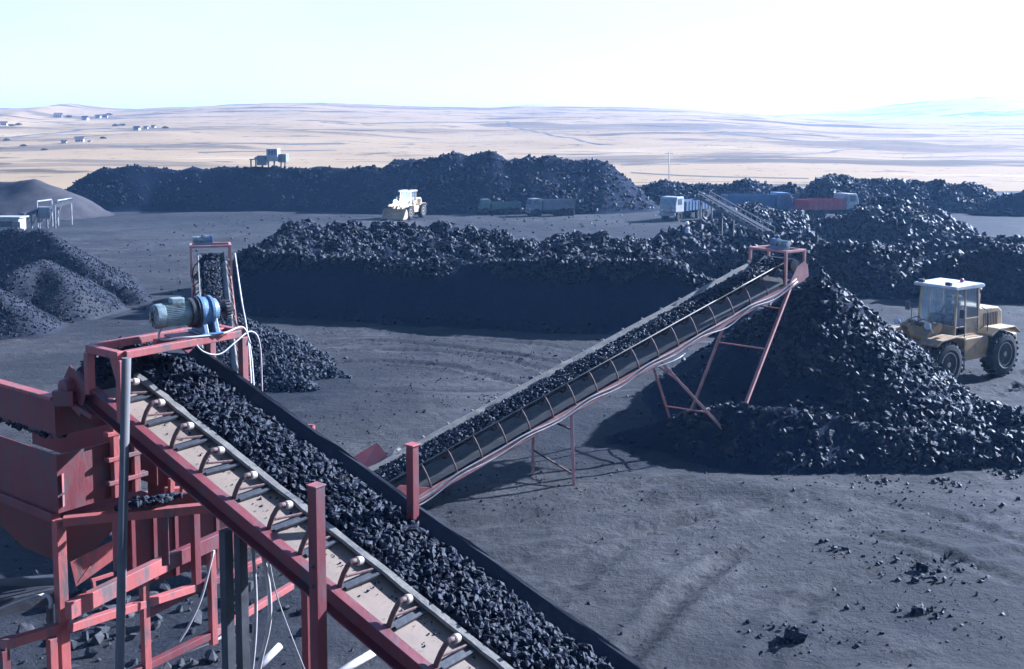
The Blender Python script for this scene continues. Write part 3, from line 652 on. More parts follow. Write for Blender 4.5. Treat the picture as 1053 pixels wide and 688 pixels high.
# spilled piles in the yard
for k, (px, py, rad, hgt, lab, n) in enumerate([(822, 655, .85, .30, 'small spill of dark coal on the yard at lower right, nearest of the spills', 160),
                                 (945, 630, .45, .20, 'single dark clod with crumbs on the grey yard at lower right', 60),
                                 (945, 588, 1.0, .24, 'scattered spill of coal lumps on the yard below the loader', 220),
                                 (858, 566, .35, .10, 'thin sprinkle of coal lumps left of the larger spill', 50)]):
    p = gz(px, py); n_ = int(n * .6)
    a = r_.uniform(0, 2 * math.pi, n_); d = rad * r_.random(n_) ** .8
    x = p.x + d * np.cos(a) * 1.3; y = p.y + d * np.sin(a); S = .012 + .07 * r_.random(n_) ** 3
    z = ground_h(x, y) + hgt * np.clip(1 - d / rad * 1.2, 0, 1) ** 1.3 * r_.uniform(.1, 1, n_)
    ctr = np.array([[p.x, p.y, float(ground_h(np.array([p.x]), np.array([p.y]))[0]) + hgt * .2]])
    V_, F_ = lumps(np.concatenate([np.stack([x, y, z], 1), ctr]), np.concatenate([S, [hgt * .9]]), 70 + k)
    o = np_mesh('coal_spill', V_, F_, 'coal_lump'); tag(o, lab, 'coal spill', kind='stuff')

# ------------------------------------------------------------------ haze
mb = MB(); mb.box((-2600, -300, -4), (2600, 2300, 62))
hz = mb.build('haze', 'coal'); hz.data.materials.clear()
m = bpy.data.materials.new('haze_air'); m.use_nodes = True; n = m.node_tree; n.nodes.clear()
pv = n.nodes.new('ShaderNodeVolumePrincipled'); pv.inputs['Color'].default_value = (0.36, 0.60, 1.0, 1); pv.inputs['Density'].default_value = 0.0003
pv.inputs['Anisotropy'].default_value = 0.2
oo = n.nodes.new('ShaderNodeOutputMaterial'); n.links.new(pv.outputs[0], oo.inputs['Volume']); hz.data.materials.append(m)

tag(hz, 'thin pale haze over the yard and hills', 'haze', kind='stuff')
# ------------------------------------------------------------------ conveyors
def norm(v): v = Vector(v); v.normalize(); return v
class Frame:
    """u: across (toward far side), v: down the belt from the head, w: normal to belt"""
    def __init__(s, O, d): s.O = Vector(O); s.d = norm(d); s.p = norm(Vector((s.d.y, -s.d.x, 0))); 
    def fin(s):
        if s.p.y < 0: s.p = -s.p
        s.n = s.p.cross(s.d); s.n = s.n if s.n.z > 0 else -s.n; return s
    def __call__(s, u, v, w_): return s.O + s.p * u - s.d * v + s.n * w_
def belt_mesh(fr, prof, v0, v1, name, m, parent, th=0.012, nseg=1, wob=0.0, seed=0):
    V = []; Fc = []; k = len(prof); r_ = np.random.default_rng(seed)
    for i in range(nseg + 1):
        v = v0 + (v1 - v0) * i / nseg; j = [r_.normal() * wob for _ in prof]
        for q, (u, w_) in enumerate(prof): V.append(fr(u, v, w_ + j[q]))
        for q, (u, w_) in enumerate(prof): V.append(fr(u, v, w_ + j[q] - th))
    for i in range(nseg):
        a = i * 2 * k; b_ = a + 2 * k
        for q in range(k - 1):
            Fc.append((a + q, a + q + 1, b_ + q + 1, b_ + q)); Fc.append((a + k + q, b_ + k + q, b_ + k + q + 1, a + k + q + 1))
        Fc.append((a, b_, b_ + k, a + k)); Fc.append((a + k - 1, a + 2 * k - 1, b_ + 2 * k - 1, b_ + k - 1))
    mb = MB(); mb.add(V, Fc); return mb.build(name, m, parent)
def coal_load(fr, u0, u1, v0, v1, wmid, wedge, n, sz, name, label, seed, power=2.0):
    r_ = np.random.default_rng(seed)
    def hfun(u, v):
        t = (u - u0) / (u1 - u0); return wedge + (wmid - wedge) * np.clip(4 * t * (1 - t), 0, 1) ** .7 + fbm(v, u, .35, 3, seed) * .035 * (wmid > .05)
    nu = 12; nv = int((v1 - v0) / .06); U = np.linspace(u0, u1, nu); Vv = np.linspace(v0, v1, nv); UU, VV = np.meshgrid(U, Vv)
    WW = hfun(UU, VV) - .012; O = np.array(fr.O); p = np.array(fr.p); d = np.array(fr.d); nn = np.array(fr.n)
    G = O + UU[..., None] * p - VV[..., None] * d + WW[..., None] * nn
    idx = np.arange(nu * nv).reshape(nv, nu); q = np.stack([idx[:-1, :-1], idx[:-1, 1:], idx[1:, 1:], idx[1:, :-1]], -1).reshape(-1, 4)
    t = np.concatenate([q[:, :3], q[:, [0, 2, 3]]])
    u = r_.uniform(u0, u1, n); v = r_.uniform(v0, v1, n); S = sz[0] + (sz[1] - sz[0]) * r_.random(n) ** power
    P_ = O + u[:, None] * p - v[:, None] * d + (hfun(u, v) + S * .35)[:, None] * nn
    LV, LF = lumps(P_, S, seed); Gf = G.reshape(-1, 3)
    o = np_mesh(name, np.concatenate([Gf, LV]), np.concatenate([t, LF + len(Gf)]), 'coal_lump')
    return tag(o, label, 'coal load', kind='stuff')

# ---- big foreground conveyor
A = at(75, 385, 10.35); hd = Vector((-1.315, 1, 0)).normalized(); SL = R(18.7)
C1 = Frame(A, (hd.x * math.cos(SL), hd.y * math.cos(SL), math.sin(SL))).fin()
L1 = 11.5; W1 = 1.4
t1 = empty('belt_conveyor', (C1(.7, L1, 0).x, C1(.7, L1, 0).y, 0), label='big red belt conveyor in front, loaded with coal and driven by a blue gear motor', cat='conveyor')
mb = MB(); mb.channel(C1(.045, -.05, -.1), C1(.045, L1, -.1), .09, .2, .014, C1.n, side=-1 if True else 1); mb.build('side_beam', 'red_paint_shaded', t1, .003)
mb = MB(); mb.channel(C1(W1 - .03, -.05, -.1), C1(W1 - .03, L1, -.1), .09, .2, .014, C1.n, side=1); mb.build('side_beam', 'red_paint_shaded', t1, .003)
mb = MB()
for k in range(10): mb.beam(C1(.10, .8 + k * 1.15, -.13), C1(W1 - .08, .8 + k * 1.15, -.13), .06, .1, C1.n)
mb.build('cross_member', 'red_paint_shaded', t1)
mb = MB(); mb.beam(C1(.31, .35, -.022), C1(.31, L1, -.022), .42, .006, C1.n); mb.build('cover_plate', 'cover_plate', t1)
prof = [(.505, .03), (.56, .035), (.66, -.03), (.74, -.06), (.95, -.07), (1.08, -.05), (1.2, .03), (1.33, .13), (1.36, .14)]
belt_mesh(C1, prof, .12, L1, 'belt', 'belt_rubber', t1, .012, 40, .003, 3)
mb = MB()  # worn pale rim strip along the near edge of the belt
V = []; r_ = np.random.default_rng(5); ns = 90
for i in range(ns + 1):
    v = .3 + (L1 - .3) * i / ns; j = r_.normal() * .004
    for (u, w_) in ((.478 + j, .02), (.478 + j, .052), (.535 + r_.normal() * .006, .062), (.54, .042)): V.append(C1(u, v, w_))
mb.add(V, [(4 * i + q, 4 * i + (q + 1) % 4, 4 * i + 4 + (q + 1) % 4, 4 * i + 4 + q) for i in range(ns) for q in range(4)])
mb.build('belt_rim', 'belt_edge', t1)
# guide roller brackets on the near side
vb = [.62, 1.08, 1.54, 2.0, 2.46, 2.92, 3.36, 3.82, 4.4]
base_v = vb[0]
def bracket(parent, fr, v, sc=1.0):
    c = fr(.1, v, 0); b1 = MB()
    pts = [(.10, -.02), (.105, .05), (.12, .12), (.145, .175), (.18, .205), (.215, .20), (.225, .175)]
    b1.tube([fr(u * sc, v, w_ * sc) for u, w_ in pts], .022 * sc, 8)
    b1.beam(fr(.115 * sc, v, .08 * sc), fr(.47 * sc, v - .02, .01), .016 * sc, .016 * sc, fr.n)
    b1.beam(fr(.07 * sc, v - .05 * sc, -.01), fr(.07 * sc, v + .05 * sc, -.01), .06 * sc, .014, fr.n)
    o = b1.build('guide_bracket', 'rust', parent, loc=c)
    bb = MB(); bb.beam(fr(.095 * sc, v, -.008), fr(.475 * sc, v, -.006),  .06 * sc, .012, fr.n); bb.beam(fr(.12, v + .05, .006), fr(.47, v + .05, .008), .03, .02, fr.n); bb.build('base_bar', 'dark_steel', o)
    r1 = MB(); a = fr(.225 * sc, v, .19 * sc); e = fr(.30 * sc, v - .01, .165 * sc)
    d = (e - a); ln = d.length
    r1.lathe(a, d, [(0, .01), (.002, .028 * sc), (.012, .036 * sc), (ln - .012, .036 * sc), (ln - .002, .03 * sc), (ln, .012)], 16)
    off = orgn(o); me_o = r1.build('guide_roller', 'roller_white', o)
    return o
b0 = bracket(t1, C1, base_v)
p0 = Vector(b0.location)
def shift_copies(b0, fr, vs_, v0, parent):
    for v in vs_:
        c = copy_tree(b0, parent); c.location = Vector(b0.location) - fr.d * (v - v0 + random.uniform(-.025, .025)) + fr.p * random.uniform(-.012, .012); c.rotation_euler = (random.uniform(-.03, .03), random.uniform(-.03, .03), random.uniform(-.09, .09))
shift_copies(b0, C1, vb[1:] + [4.9, 5.4], base_v, t1)
mb = MB(); mb.beam(C1(.45, .2, -.36), C1(.45, L1, -.36), .012, .012, C1.n); mb.beam(C1(.75, .1, -.34), C1(.75, L1, -.34), .8, .012, C1.n); mb.build('return_belt', 'belt_rubber', t1)
# head pulley and bearings
mb = MB(); c = C1(.2, .02, -.12); mb.lathe(C1(.12, .05, -.14), C1.p, [(0, .05), (.005, .21), (1.1, .21), (1.105, .05)], 28); mb.build('head_pulley', 'belt_rubber', t1)
for u in (-.06, 1.42):
    mb = MB(); mb.lathe(C1(u - .05, .02, -.12), C1.p, [(0, .03), (.004, .085), (.09, .1), (.1, .05)], 16)
    mb.box(C1(u, .02, -.12) - Vector((.1, .1, .17)), C1(u, .02, -.12) + Vector((.1, .08, -.02)))
    mb.build('pulley_bearing', 'red_paint_shaded', t1, .008)
mb = MB(); mb.plate([C1(-.02, -.18, -.28), C1(-.02, .25, -.34), C1(-.02, .3, .02), C1(-.02, -.05, .08)], .012); mb.beam(C1(-.04, -.2, -.3), C1(-.04, .5, -.2), .05, .05, C1.n); mb.build('head_side_plate', 'red_paint_shaded', t1)
# drive frame over the belt
P1b, P1t = at(90, 396, 10.2), at(91, 352, 10.2); P2t, P2b = at(124, 372, 9.86), at(122, 408, 9.86)
P3t = P2t + C1.p * 1.42; P4t = P1t + C1.p * 1.42
P3t = Vector((P3t.x, P3t.y, P2t.z)); P4t = Vector((P4t.x, P4t.y, P1t.z)); P2t.z = P3t.z = P1t.z = P4t.z = (P1t.z + P2t.z) / 2
print('drive frame', proj(P1t), proj(P2t), proj(P3t), proj(P4t))
s_ = .075
mb = MB(); up = (0, 0, 1)
mb.beam(P1t, P2t, s_, s_); mb.beam(P3t, P4t, s_, s_)
mb.beam(P2t + C1.p * .04, P3t - C1.p * .04, s_, s_ * .98); mb.beam(P1t + C1.p * .04, P4t - C1.p * .04, s_, s_ * .98)
mid = P1t.lerp(P2t, .5); mb.beam(mid + C1.p * .55, mid + C1.p * 1.38, s_ * .8, s_ * .9)
mb.build('drive_frame', 'red_paint_lit', t1, .006)
for P in (P1t, P2t, P3t, P4t):
    vv = (C1.O - P).dot(C1.d); u_ = (P - C1.O).dot(C1.p); foot = C1.O + C1.p * u_ - C1.d * ((C1.O - Vector((P.x, P.y, C1.O.z))).dot(norm((C1.d.x, C1.d.y, 0))) / math.cos(SL)) + C1.n * -.02
    mb = MB(); mb.beam(Vector((P.x, P.y, foot.z - .05)), P - Vector((0, 0, s_ / 2 + .002)), s_, s_, (C1.p.x, C1.p.y, .01)); mb.build('frame_post', 'red_paint_lit', t1, .006)
mb = MB(); mb.plate([P2t + Vector((0, 0, -.05)), P2t.lerp(P1t, .35) + Vector((0, 0, -.05)), P2t + Vector((0, 0, -.45))], .012); mb.build('gusset', 'red_paint_lit', t1)
# motor
_before = set(bpy.data.objects)
mz = P1t.z + s_ / 2 + .01
mc = at(185, 328, P2t.lerp(P3t, .45).y + .25); ax = norm(at(222, 322, mc.y + .28) - at(152, 332, mc.y - .28)); ax.z = 0; ax.normalize()
ax = norm((C1.p.x * 1.0, C1.p.y * .6, 0))
print('motor', mc, 'frame z', mz)
mc.z = mz + .30
def mo(t): return mc + ax * t
mb = MB(); mb.lathe(mo(-.36), ax, [(0, .10), (.005, .15), (.03, .168), (.13, .172), (.131, .162), (.15, .16)], 32)
mo_body = mb.build('drive_motor', 'motor_teal', t1)
mb = MB(); mb.lathe(mo(-.362), ax, [(0, .02), (.004, .105), (.008, .105), (.009, .03)], 24)
for k in range(8):
    a = k * math.pi / 4; s2 = ax.cross(Vector((0, 0, 1))); dv = s2 * math.cos(a) + Vector((0, 0, 1)) * math.sin(a); mb.beam(mo(-.366) + dv * .03, mo(-.366) + dv * .14, .006, .008, ax)
mb.build('fan_grille', 'dark_steel', mo_body)
mb = MB(); mb.lathe(mo(-.21), ax, [(0, .10), (.002, .150), (.36, .150), (.362, .1)], 32)
side = ax.cross(Vector((0, 0, 1))).normalized()
for k in range(40):
    a = 2 * math.pi * k / 40; dv = side * math.cos(a) + Vector((0, 0, 1)) * math.sin(a); mb.beam(mo(-.205) + dv * .155, mo(.145) + dv * .155, .005, .022, dv)
mb.build('finned_housing', 'motor_teal', mo_body)
mb = MB(); q = mo(-.02) + Vector((0, 0, .175)); mb.hexa([q + ax * x + side * y + Vector((0, 0, z)) for z in (-.03, .06) for x, y in ((-.09, -.07), (.09, -.07), (.09, .07), (-.09, .07))]); mb.build('terminal_box', 'motor_teal', mo_body, .01)
gb = MB(); gb.lathe(mo(.145), ax, [(0, .12), (.004, .205), (.05, .21), (.052, .19), (.09, .19), (.092, .225), (.12, .225), (.122, .2)], 36)
g0 = gb.build('gearbox', 'dark_steel', t1)
mb = MB(); mb.lathe(mo(.27), ax, [(0, .1), (.003, .235), (.035, .235), (.037, .215), (.15, .2), (.152, .225), (.19, .225), (.192, .19), (.27, .17), (.30, .1), (.33, .06), (.33, .01)], 36)
mb.build('gear_housing', 'gearbox_blue', g0)
mb = MB()
for k in range(14):
    a = 2 * math.pi * k / 14; dv = side * math.cos(a) + Vector((0, 0, 1)) * math.sin(a); mb.lathe(mo(.258) + dv * .21, ax, [(0, .004), (.001, .014), (.014, .014), (.015, .004)], 6)
mb.build('flange_bolts', 'dark_steel', g0)
mb = MB()
for t_ in (.31, .47):
    mb.hexa([mo(t_) + ax * x + side * y * k + Vector((0, 0, z)) for z, k in ((-.29, 1.25), (-.08, .75)) for x, y in ((-.035, -.2), (.035, -.2), (.035, .2), (-.035, .2))])
mb.hexa([mo(.39) + ax * x + side * y + Vector((0, 0, z)) for z in (-.305, -.275) for x, y in ((-.16, -.27), (.16, -.27), (.16, .27), (-.16, .27))])
mb.build('gearbox_foot', 'gearbox_blue', g0, .008)
mb = MB(); mb.lathe(mo(.60), ax, [(0, .035), (.06, .035), (.062, .12), (.14, .12), (.142, .03)], 20)
for k in range(16):
    a = 2 * math.pi * k / 16; dv = side * math.cos(a) + Vector((0, 0, 1)) * math.sin(a); mb.beam(mo(.665) + dv * .125, mo(.74) + dv * .125, .02, .02, dv)
mb.build('sprocket', 'dark_steel', g0)
mb = MB(); mb.hexa([mo(.3) + ax * x + side * y + Vector((0, 0, z)) for z in (-.335, -.308) for x, y in ((-.42, -.24), (.3, -.24), (.3, .24), (-.42, .24))]); mb.build('motor_base', 'red_paint_lit', t1)
SM = .72
foot0 = mo(.30); foot0.z = mz
tgt = min((abs(proj(foot0 + ax * t)[0] - 205), t) for t in np.linspace(-.6, .6, 200))[1]
sh_ = ax * tgt; o1 = orgn(t1)
for o in [o for o in bpy.data.objects if o not in _before and o.type == 'MESH']:
    for v in o.data.vertices: v.co = (foot0 - o1) + (v.co - (foot0 - o1)) * SM + sh_
# coal between the frame beams, on the head
# motor cable
mb = MB(); q0 = mo(0)
cab_ = [P2t.lerp(P3t, .55) + Vector((0, 0, .05)), P2t.lerp(P3t, .62) - C1.d * .06 + Vector((0, 0, -.08)), P2t.lerp(P3t, .75) - C1.d * .08 + Vector((0, 0, -.13)), P2t.lerp(P3t, .9) - C1.d * .06 + Vector((0, 0, -.05)), P3t + C1.p * .1 + Vector((0, 0, .0)), P3t + C1.p * .22 + Vector((0, 0, -.15)), P3t + C1.p * .24 + Vector((0, 0, -.7))]
def smooth(pts, n=6):
    P = [Vector(q) for q in pts]; P = [P[0] * 2 - P[1]] + P + [P[-1] * 2 - P[-2]]; o_ = []
    for i in range(1, len(P) - 2):
        for k in range(n):
            t = k / n; a, b_, c_, d_ = P[i - 1:i + 3]
            o_.append(.5 * ((2 * b_) + (c_ - a) * t + (2 * a - 5 * b_ + 4 * c_ - d_) * t * t + (3 * b_ - a - 3 * c_ + d_) * t ** 3))
    o_.append(P[-2]); return o_
mb.tube(smooth(cab_), .009, 6); mb.build('motor_cable', 'cable_white', t1)
mb = MB(); mo2 = foot0 + (mo(-.02) + Vector((0, 0, .1)) - side * .1 - foot0) * SM + sh_
c2_ = [mo2, mid + C1.p * .6 + Vector((0, 0, .05)), P2t.lerp(P3t, .5) + Vector((0, 0, .06)), P2t.lerp(P3t, .8) + Vector((0, 0, .055)) - C1.d * .04, P3t + Vector((0, 0, .06)), P3t + C1.p * .06 - C1.d * .05 + Vector((0, 0, -.1))]
mb.tube(smooth(c2_), .011, 6); mb.build('motor_cable', 'cable_white', t1)
# legs and posts
def leg(a, b_, wd, m, name='leg', bev=.004):
    q = MB(); q.beam(a, b_, wd, wd); return q.build(name, m, t1, bev)
pt = at(325, 500, 8.02); leg(Vector((pt.x, pt.y, 0)), pt, .095, 'red_paint_shaded', 'upright_post')
pf = pt + C1.p * 1.62; pf = at(424, 458, pf.y); leg(Vector((pf.x, pf.y, 0)), pf, .08, 'red_paint_shaded', 'upright_post')
for P_, V_ in ((pt, pt - Vector((0, 0, .62))), (pf, pf - Vector((0, 0, .55)))):
    for dz in (0, -.16):
        mb = MB(); mb.lathe(V_ + Vector((0, 0, dz)) - C1.p * .062, C1.p, [(0, .006), (.004, .016), (.014, .016), (.015, .024), (.02, .024)], 6); mb.build('bolt', 'dark_steel', t1)
    mb = MB(); mb.beam(P_ + Vector((0, 0, .003)), P_ + Vector((0, 0, .015)), .11, .11, (C1.p.x, C1.p.y, 0)); mb.build('cap_plate', 'red_paint_lit', t1, .003)
for px in (232, 247):
    q = at(px, 545, 9.0 if px == 232 else 9.25); leg(Vector((q.x, q.y, 0)), q, .085, 'dark_steel')
q = C1(W1 - .05, 2.0, -.2); leg(Vector((q.x, q.y, 0)), q, .09, 'red_paint_shaded')
q = C1(.05, 9.5, -.2); leg(Vector((q.x, q.y, 0)), q, .09, 'red_paint_shaded'); q = C1(W1 - .05, 9.5, -.2); leg(Vector((q.x, q.y, 0)), q, .09, 'red_paint_shaded')
coal_load(C1, .57, 1.23, .2, 7.2, .06, .02, 15000, (.007, .058), 'coal_load', 'coal lumps riding on the big foreground conveyor belt', 81, 3.2)
coal_load(C1, .16, 1.0, -.15, .28, .2, .02, 700, (.010, .045), 'coal_load', 'dark coal tipping over the head pulley beside the blue motor', 82)
r_ = np.random.default_rng(66); n_ = 700; uu = r_.beta(2.2, 1.1, n_) * .36 + .1; vv = r_.uniform(.5, 7.2, n_)
P_ = np.array([C1(a, b_, -.012)[:] for a, b_ in zip(uu, vv)]); LV, LF = lumps(P_, .003 + .016 * r_.random(n_) ** 4, 67); o = np_mesh('coal_crumbs', LV, LF, 'coal_lump'); tag(o, 'coal crumbs spilt on the pale cover plates of the big conveyor', 'coal', kind='stuff')
# grey pole
a = at(130, 368, 9.62); b_ = at(123, 690, 9.45); k = (0 - b_.z) / (a.z - b_.z); foot = b_ + (a - b_) * k
mb = MB(); mb.tube([foot - foot + Vector((foot.x, foot.y, 0)), a], .042, 12); o = mb.build('steel_pole', 'grey_steel'); tag(o, 'tall thin grey steel pole standing in front of the big conveyor, by its drive frame', 'pole')

# ---- red hopper under the head
hk = empty('feed_hopper', (at(60, 530, 10.5).x, at(60, 530, 10.5).y, 0), label='red steel hopper on a welded frame under the head of the big conveyor', cat='hopper')
K = at(60, 530, 10.5); D_ = norm((hd.x, hd.y, 0)); Pp = C1.p
def kp(a, b_, z): return Vector((K.x, K.y, 0)) + D_ * a + Pp * b_ + Vector((0, 0, z))
zt, zp1, zp2, zb = at(60, 411, 10.5).z, at(60, 447, 10.5).z, at(60, 468, 10.5).z, K.z
La, Lb = 2.6, 1.15
def panel(name, a0, a1, z0, z1, m='red_paint_shaded'):
    mb = MB(); t = .012
    mb.hexa([kp(a0, 0, z0), kp(a0, t, z0), kp(a1, t, z0), kp(a1, 0, z0), kp(a0, 0, z1), kp(a0, t, z1), kp(a1, t, z1), kp(a1, 0, z1)])
    return mb.build(name, m, hk)
panel('upper_panel', 0.006, La, zp1, zt); panel('lower_panel', 0.006, La, zb + .02, zp2)
def pan2(name, b0, b1, z0, z1, a=0.0, m='red_paint_shaded'):
    mb = MB(); mb.hexa([kp(a, b0, z0), kp(a, b1, z0), kp(a + .012, b1, z0), kp(a + .012, b0, z0), kp(a, b0, z1), kp(a, b1, z1), kp(a + .012, b1, z1), kp(a + .012, b0, z1)])
    return mb.build(name, m, hk)
pan2('end_panel', 0, Lb, zp1 - .02, zt, -.004); pan2('end_panel', 0, Lb * .8, zb + .02, zp2 - .005, -.004)
mb = MB(); mb.hexa([kp(.0, Lb, z) if i == 0 else kp(La, Lb, z) if i == 1 else kp(La, Lb + .012, z) if i == 2 else kp(0, Lb + .012, z) for z in (zb, zp2) for i in range(4)]); mb.build('back_panel', 'red_paint_shaded', hk)
mb = MB(); mb.beam(kp(-.03, .0, zt + .02), kp(La, .0, zt + .02), .11, .035); mb.build('rim', 'red_paint_lit', hk, .004)
mb = MB(); mb.beam(kp(-.02, .08, zt + .015), kp(-.02, Lb, zt + .015), .07, .03); mb.build('rim', 'red_paint_lit', hk, .004)
mb = MB(); mb.beam(kp(.0, .05, zp1 - .03), kp(La, .05, zp1 - .03), .03, .04); mb.build('coal_ledge', 'dark_steel', hk)
# strips of sunlight at the corner, put in as bright plates, + bolted column
for (za, zb_) in ((zb + .08, zb + .20), (zb + .225, zb + .42)):
    mb = MB(); mb.beam(kp(-.012, .055, za), kp(-.012, .055, zb_), .055, .008, (1, 0, 0)); mb.build('sunlit_strip', 'red_paint_lit', hk)
for b0 in (.62, .86):
    mb = MB(); mb.beam(kp(-.05, b0, zb + .03), kp(-.05, b0, zb + .78), .07, .07, (D_.x, D_.y, 0)); mb.build('flange_column', 'red_paint_lit', hk, .004)
for z in (.2, .45, .72):
    mb = MB(); mb.beam(kp(-.05, .52, zb + z), kp(-.05, .98, zb + z), .09, .045); mb.build('flange_bar', 'red_paint_lit', hk, .004)
mb = MB()
for b0 in (.60, .72, .84): mb.lathe(kp(-.06, b0, zb + .79), (0, 0, 1), [(0, .03), (.07, .045), (.08, .045), (.09, .02)], 12)
mb.build('spring_seat', 'rust', hk)
# frame: corner post and beams
mb = MB(); mb.beam(kp(0, 0, 0), kp(0, 0, zb - .05), .10, .10, (D_.x, D_.y, 0)); mb.build('corner_post', 'red_paint_lit', hk, .005)
mb = MB(); mb.beam(kp(.05, 0, zb - .03), kp(La, 0, zb - .03), .1, .10); mb.build('top_beam', 'red_paint_shaded', hk, .005)
Bend = at(228, 514, 10.92); Bs = kp(-.05, .02, zb - .055); Be = Vector((Bend.x, Bend.y, zb - .055))
mb = MB(); mb.beam(Bs, Be, .10, .09); mb.build('top_beam', 'red_paint_lit', hk, .005)
bx = norm(Be - Bs)
def along(t, z): return Bs + bx * t + Vector((0, 0, z - Bs.z))
L_ = (Be - Bs).length
for t, ztop, zbot, m in ((.50, zb - .1, zb - .62, 'red_paint_lit'), (.97, zb - .1, zb - .62, 'red_paint_shaded')):
    mb = MB(); mb.beam(along(t, zbot), along(t, ztop), .075, .075, bx); mb.build('frame_post', m, hk, .004)
# funnel below
mb = MB(); zf = zb - .09; zl = zb - .85
q = [kp(.08, .08, zf), kp(.08, Lb - .05, zf), kp(La - .1, Lb - .05, zf), kp(La - .1, .08, zf)]; q2 = [kp(.75, .45, zl), kp(.75, .75, zl), kp(1.6, .75, zl), kp(1.6, .45, zl)]
mb.add(q + q2, [(0, 1, 5, 4), (1, 2, 6, 5), (2, 3, 7, 6), (3, 0, 4, 7)]); mb.build('funnel', 'red_paint_shaded', hk)
mb = MB(); mb.plate([at(72, 578, 10.75), at(115, 556, 11.05), at(117, 575, 11.05), at(78, 603, 10.75)], .012); mb.build('chute_plate', 'red_paint_lit', hk)
mb = MB(); mb.beam(at(94, 597, 10.7), at(116, 590, 10.9), .03, .03); mb.beam(at(96, 597, 10.7), at(98, 612, 10.7), .03, .03); mb.beam(at(80, 600, 10.7), at(93, 582, 10.8), .02, .02); mb.build('bracket', 'red_paint_lit', hk)
def bm_(a, b_, wd, m='red_paint_lit', name='frame_beam', par=None, h=None):
    mb = MB(); mb.beam(a, b_, wd, h or wd); return mb.build(name, m, par or hk, .004)
bm_(at(70, 628, 10.2), at(168, 580, 11.4), .09, 'red_paint_lit', 'sloping_beam', h=.17); bm_(at(168, 580, 11.4), at(246, 545, 12.4), .09, 'red_paint_shaded', 'sloping_beam', h=.17)
bm_(at(72, 645, 10.4), at(200, 604, 12.0), .085, 'red_paint_lit'); bm_(at(200, 604, 12.0), at(262, 582, 12.9), .085, 'red_paint_shaded')
bm_(at(3, 663, 9.9), at(60, 646, 10.45), .09, 'red_paint_lit')
for (px, py, Y, p2, m) in ((148, 600, 11.3, 700, 'red_paint_lit'), (53, 656, 10.3, 720, 'red_paint_lit'), (4, 668, 9.9, 720, 'red_paint_shaded'), (217, 562, 12.1, 662, 'red_paint_lit'), (200, 520, 11.6, 600, 'red_paint_shaded')):
    q = at(px, py, Y); b_ = at(px, p2, Y)
    if p2 > 690: b_ = Vector((q.x, q.y, 0))
    bm_(Vector((q.x, q.y, b_.z)), q, .08, m, 'frame_post')
bm_(at(120, 700, 11.0), at(218, 652, 12.1), .08, 'red_paint_shaded', 'floor_beam'); bm_(at(218, 652, 12.1), at(300, 602, 13.6), .08, 'red_paint_lit', 'floor_beam')
bm_(at(150, 632, 11.6), at(218, 598, 12.4), .07, 'red_paint_shaded'); bm_(at(218, 598, 12.4), at(290, 566, 13.6), .06, 'red_paint_lit')
q = at(148, 660, 11.3); 
# screen box behind the hopper
def sbox(p0, p1, m, name, th=.35):
    a, b_ = p0, p1; mb = MB(); e = Pp * th
    lo, hi = min(a.z, b_.z), max(a.z, b_.z)
    q = [Vector((a.x, a.y, lo)), Vector((b_.x, b_.y, lo)), Vector((b_.x, b_.y, lo)) + e, Vector((a.x, a.y, lo)) + e]
    mb.hexa(q + [v + Vector((0, 0, hi - lo)) for v in q]); return mb.build(name, m, hk, .006)
sbox(at(150, 446, 11.9), at(206, 520, 11.9), 'red_paint_shaded', 'screen_box', .5)
sbox(at(196, 462, 12.3), at(214, 520, 12.3), 'red_paint_shaded', 'screen_flange', .15)
mb = MB(); mb.plate([at(122, 442, 11.4), at(126, 440, 11.5), at(140, 452, 11.6), at(146, 458, 11.6), at(138, 470, 11.5), at(146, 480, 11.5), at(130, 498, 11.4), at(122, 498, 11.3)], .01); mb.build('rubber_flap', 'cover_plate', hk)
mb = MB(); mb.beam(at(170, 505, 11.5), at(240, 500, 12.0), .09, .07); mb.build('screen_beam', 'red_paint_lit', hk, .004)
for px in (176, 188, 200, 212):
    mb = MB(); mb.beam(at(px, 492, 11.5), at(px, 506, 11.5), .05, .05); mb.build('screen_lug', 'red_paint_lit', hk)
mb = MB(); mb.plate([at(188, 498, 11.4), at(207, 484, 11.6), at(222, 498, 11.6)], .012); mb.build('screen_gusset', 'red_paint_lit', hk)
mb = MB()  # tall angle behind
mb.beam(at(178, 478, 11.7), at(178, 512, 11.7), .03, .03); mb.build('angle_bar', 'red_paint_lit', hk)
a0, a1 = at(128, 515, 12.6), at(236, 500, 13.4); dn = Vector((0, 0, -1.15)); bk = Pp * 1.3
mb = MB(); mb.hexa([a0 + dn, a1 + dn * .8, a1 + dn * .8 + bk, a0 + dn + bk, a0, a1, a1 + bk, a0 + bk]); mb.build('screen_body', 'red_paint_shaded', hk, .01)
for k in range(5):
    q0 = a0.lerp(a1, .08 + .2 * k) - Pp * .03; mb = MB(); mb.beam(q0 + dn * .9, q0 - Vector((0, 0, .02)), .06, .05, Pp); mb.build('stiffener', 'red_paint_shaded', hk)
mb = MB(); mb.beam(a0 - Pp * .04 + Vector((0, 0, .03)), a1 - Pp * .04 + Vector((0, 0, .03)), .12, .08); mb.build('screen_rail', 'red_paint_lit', hk, .004)
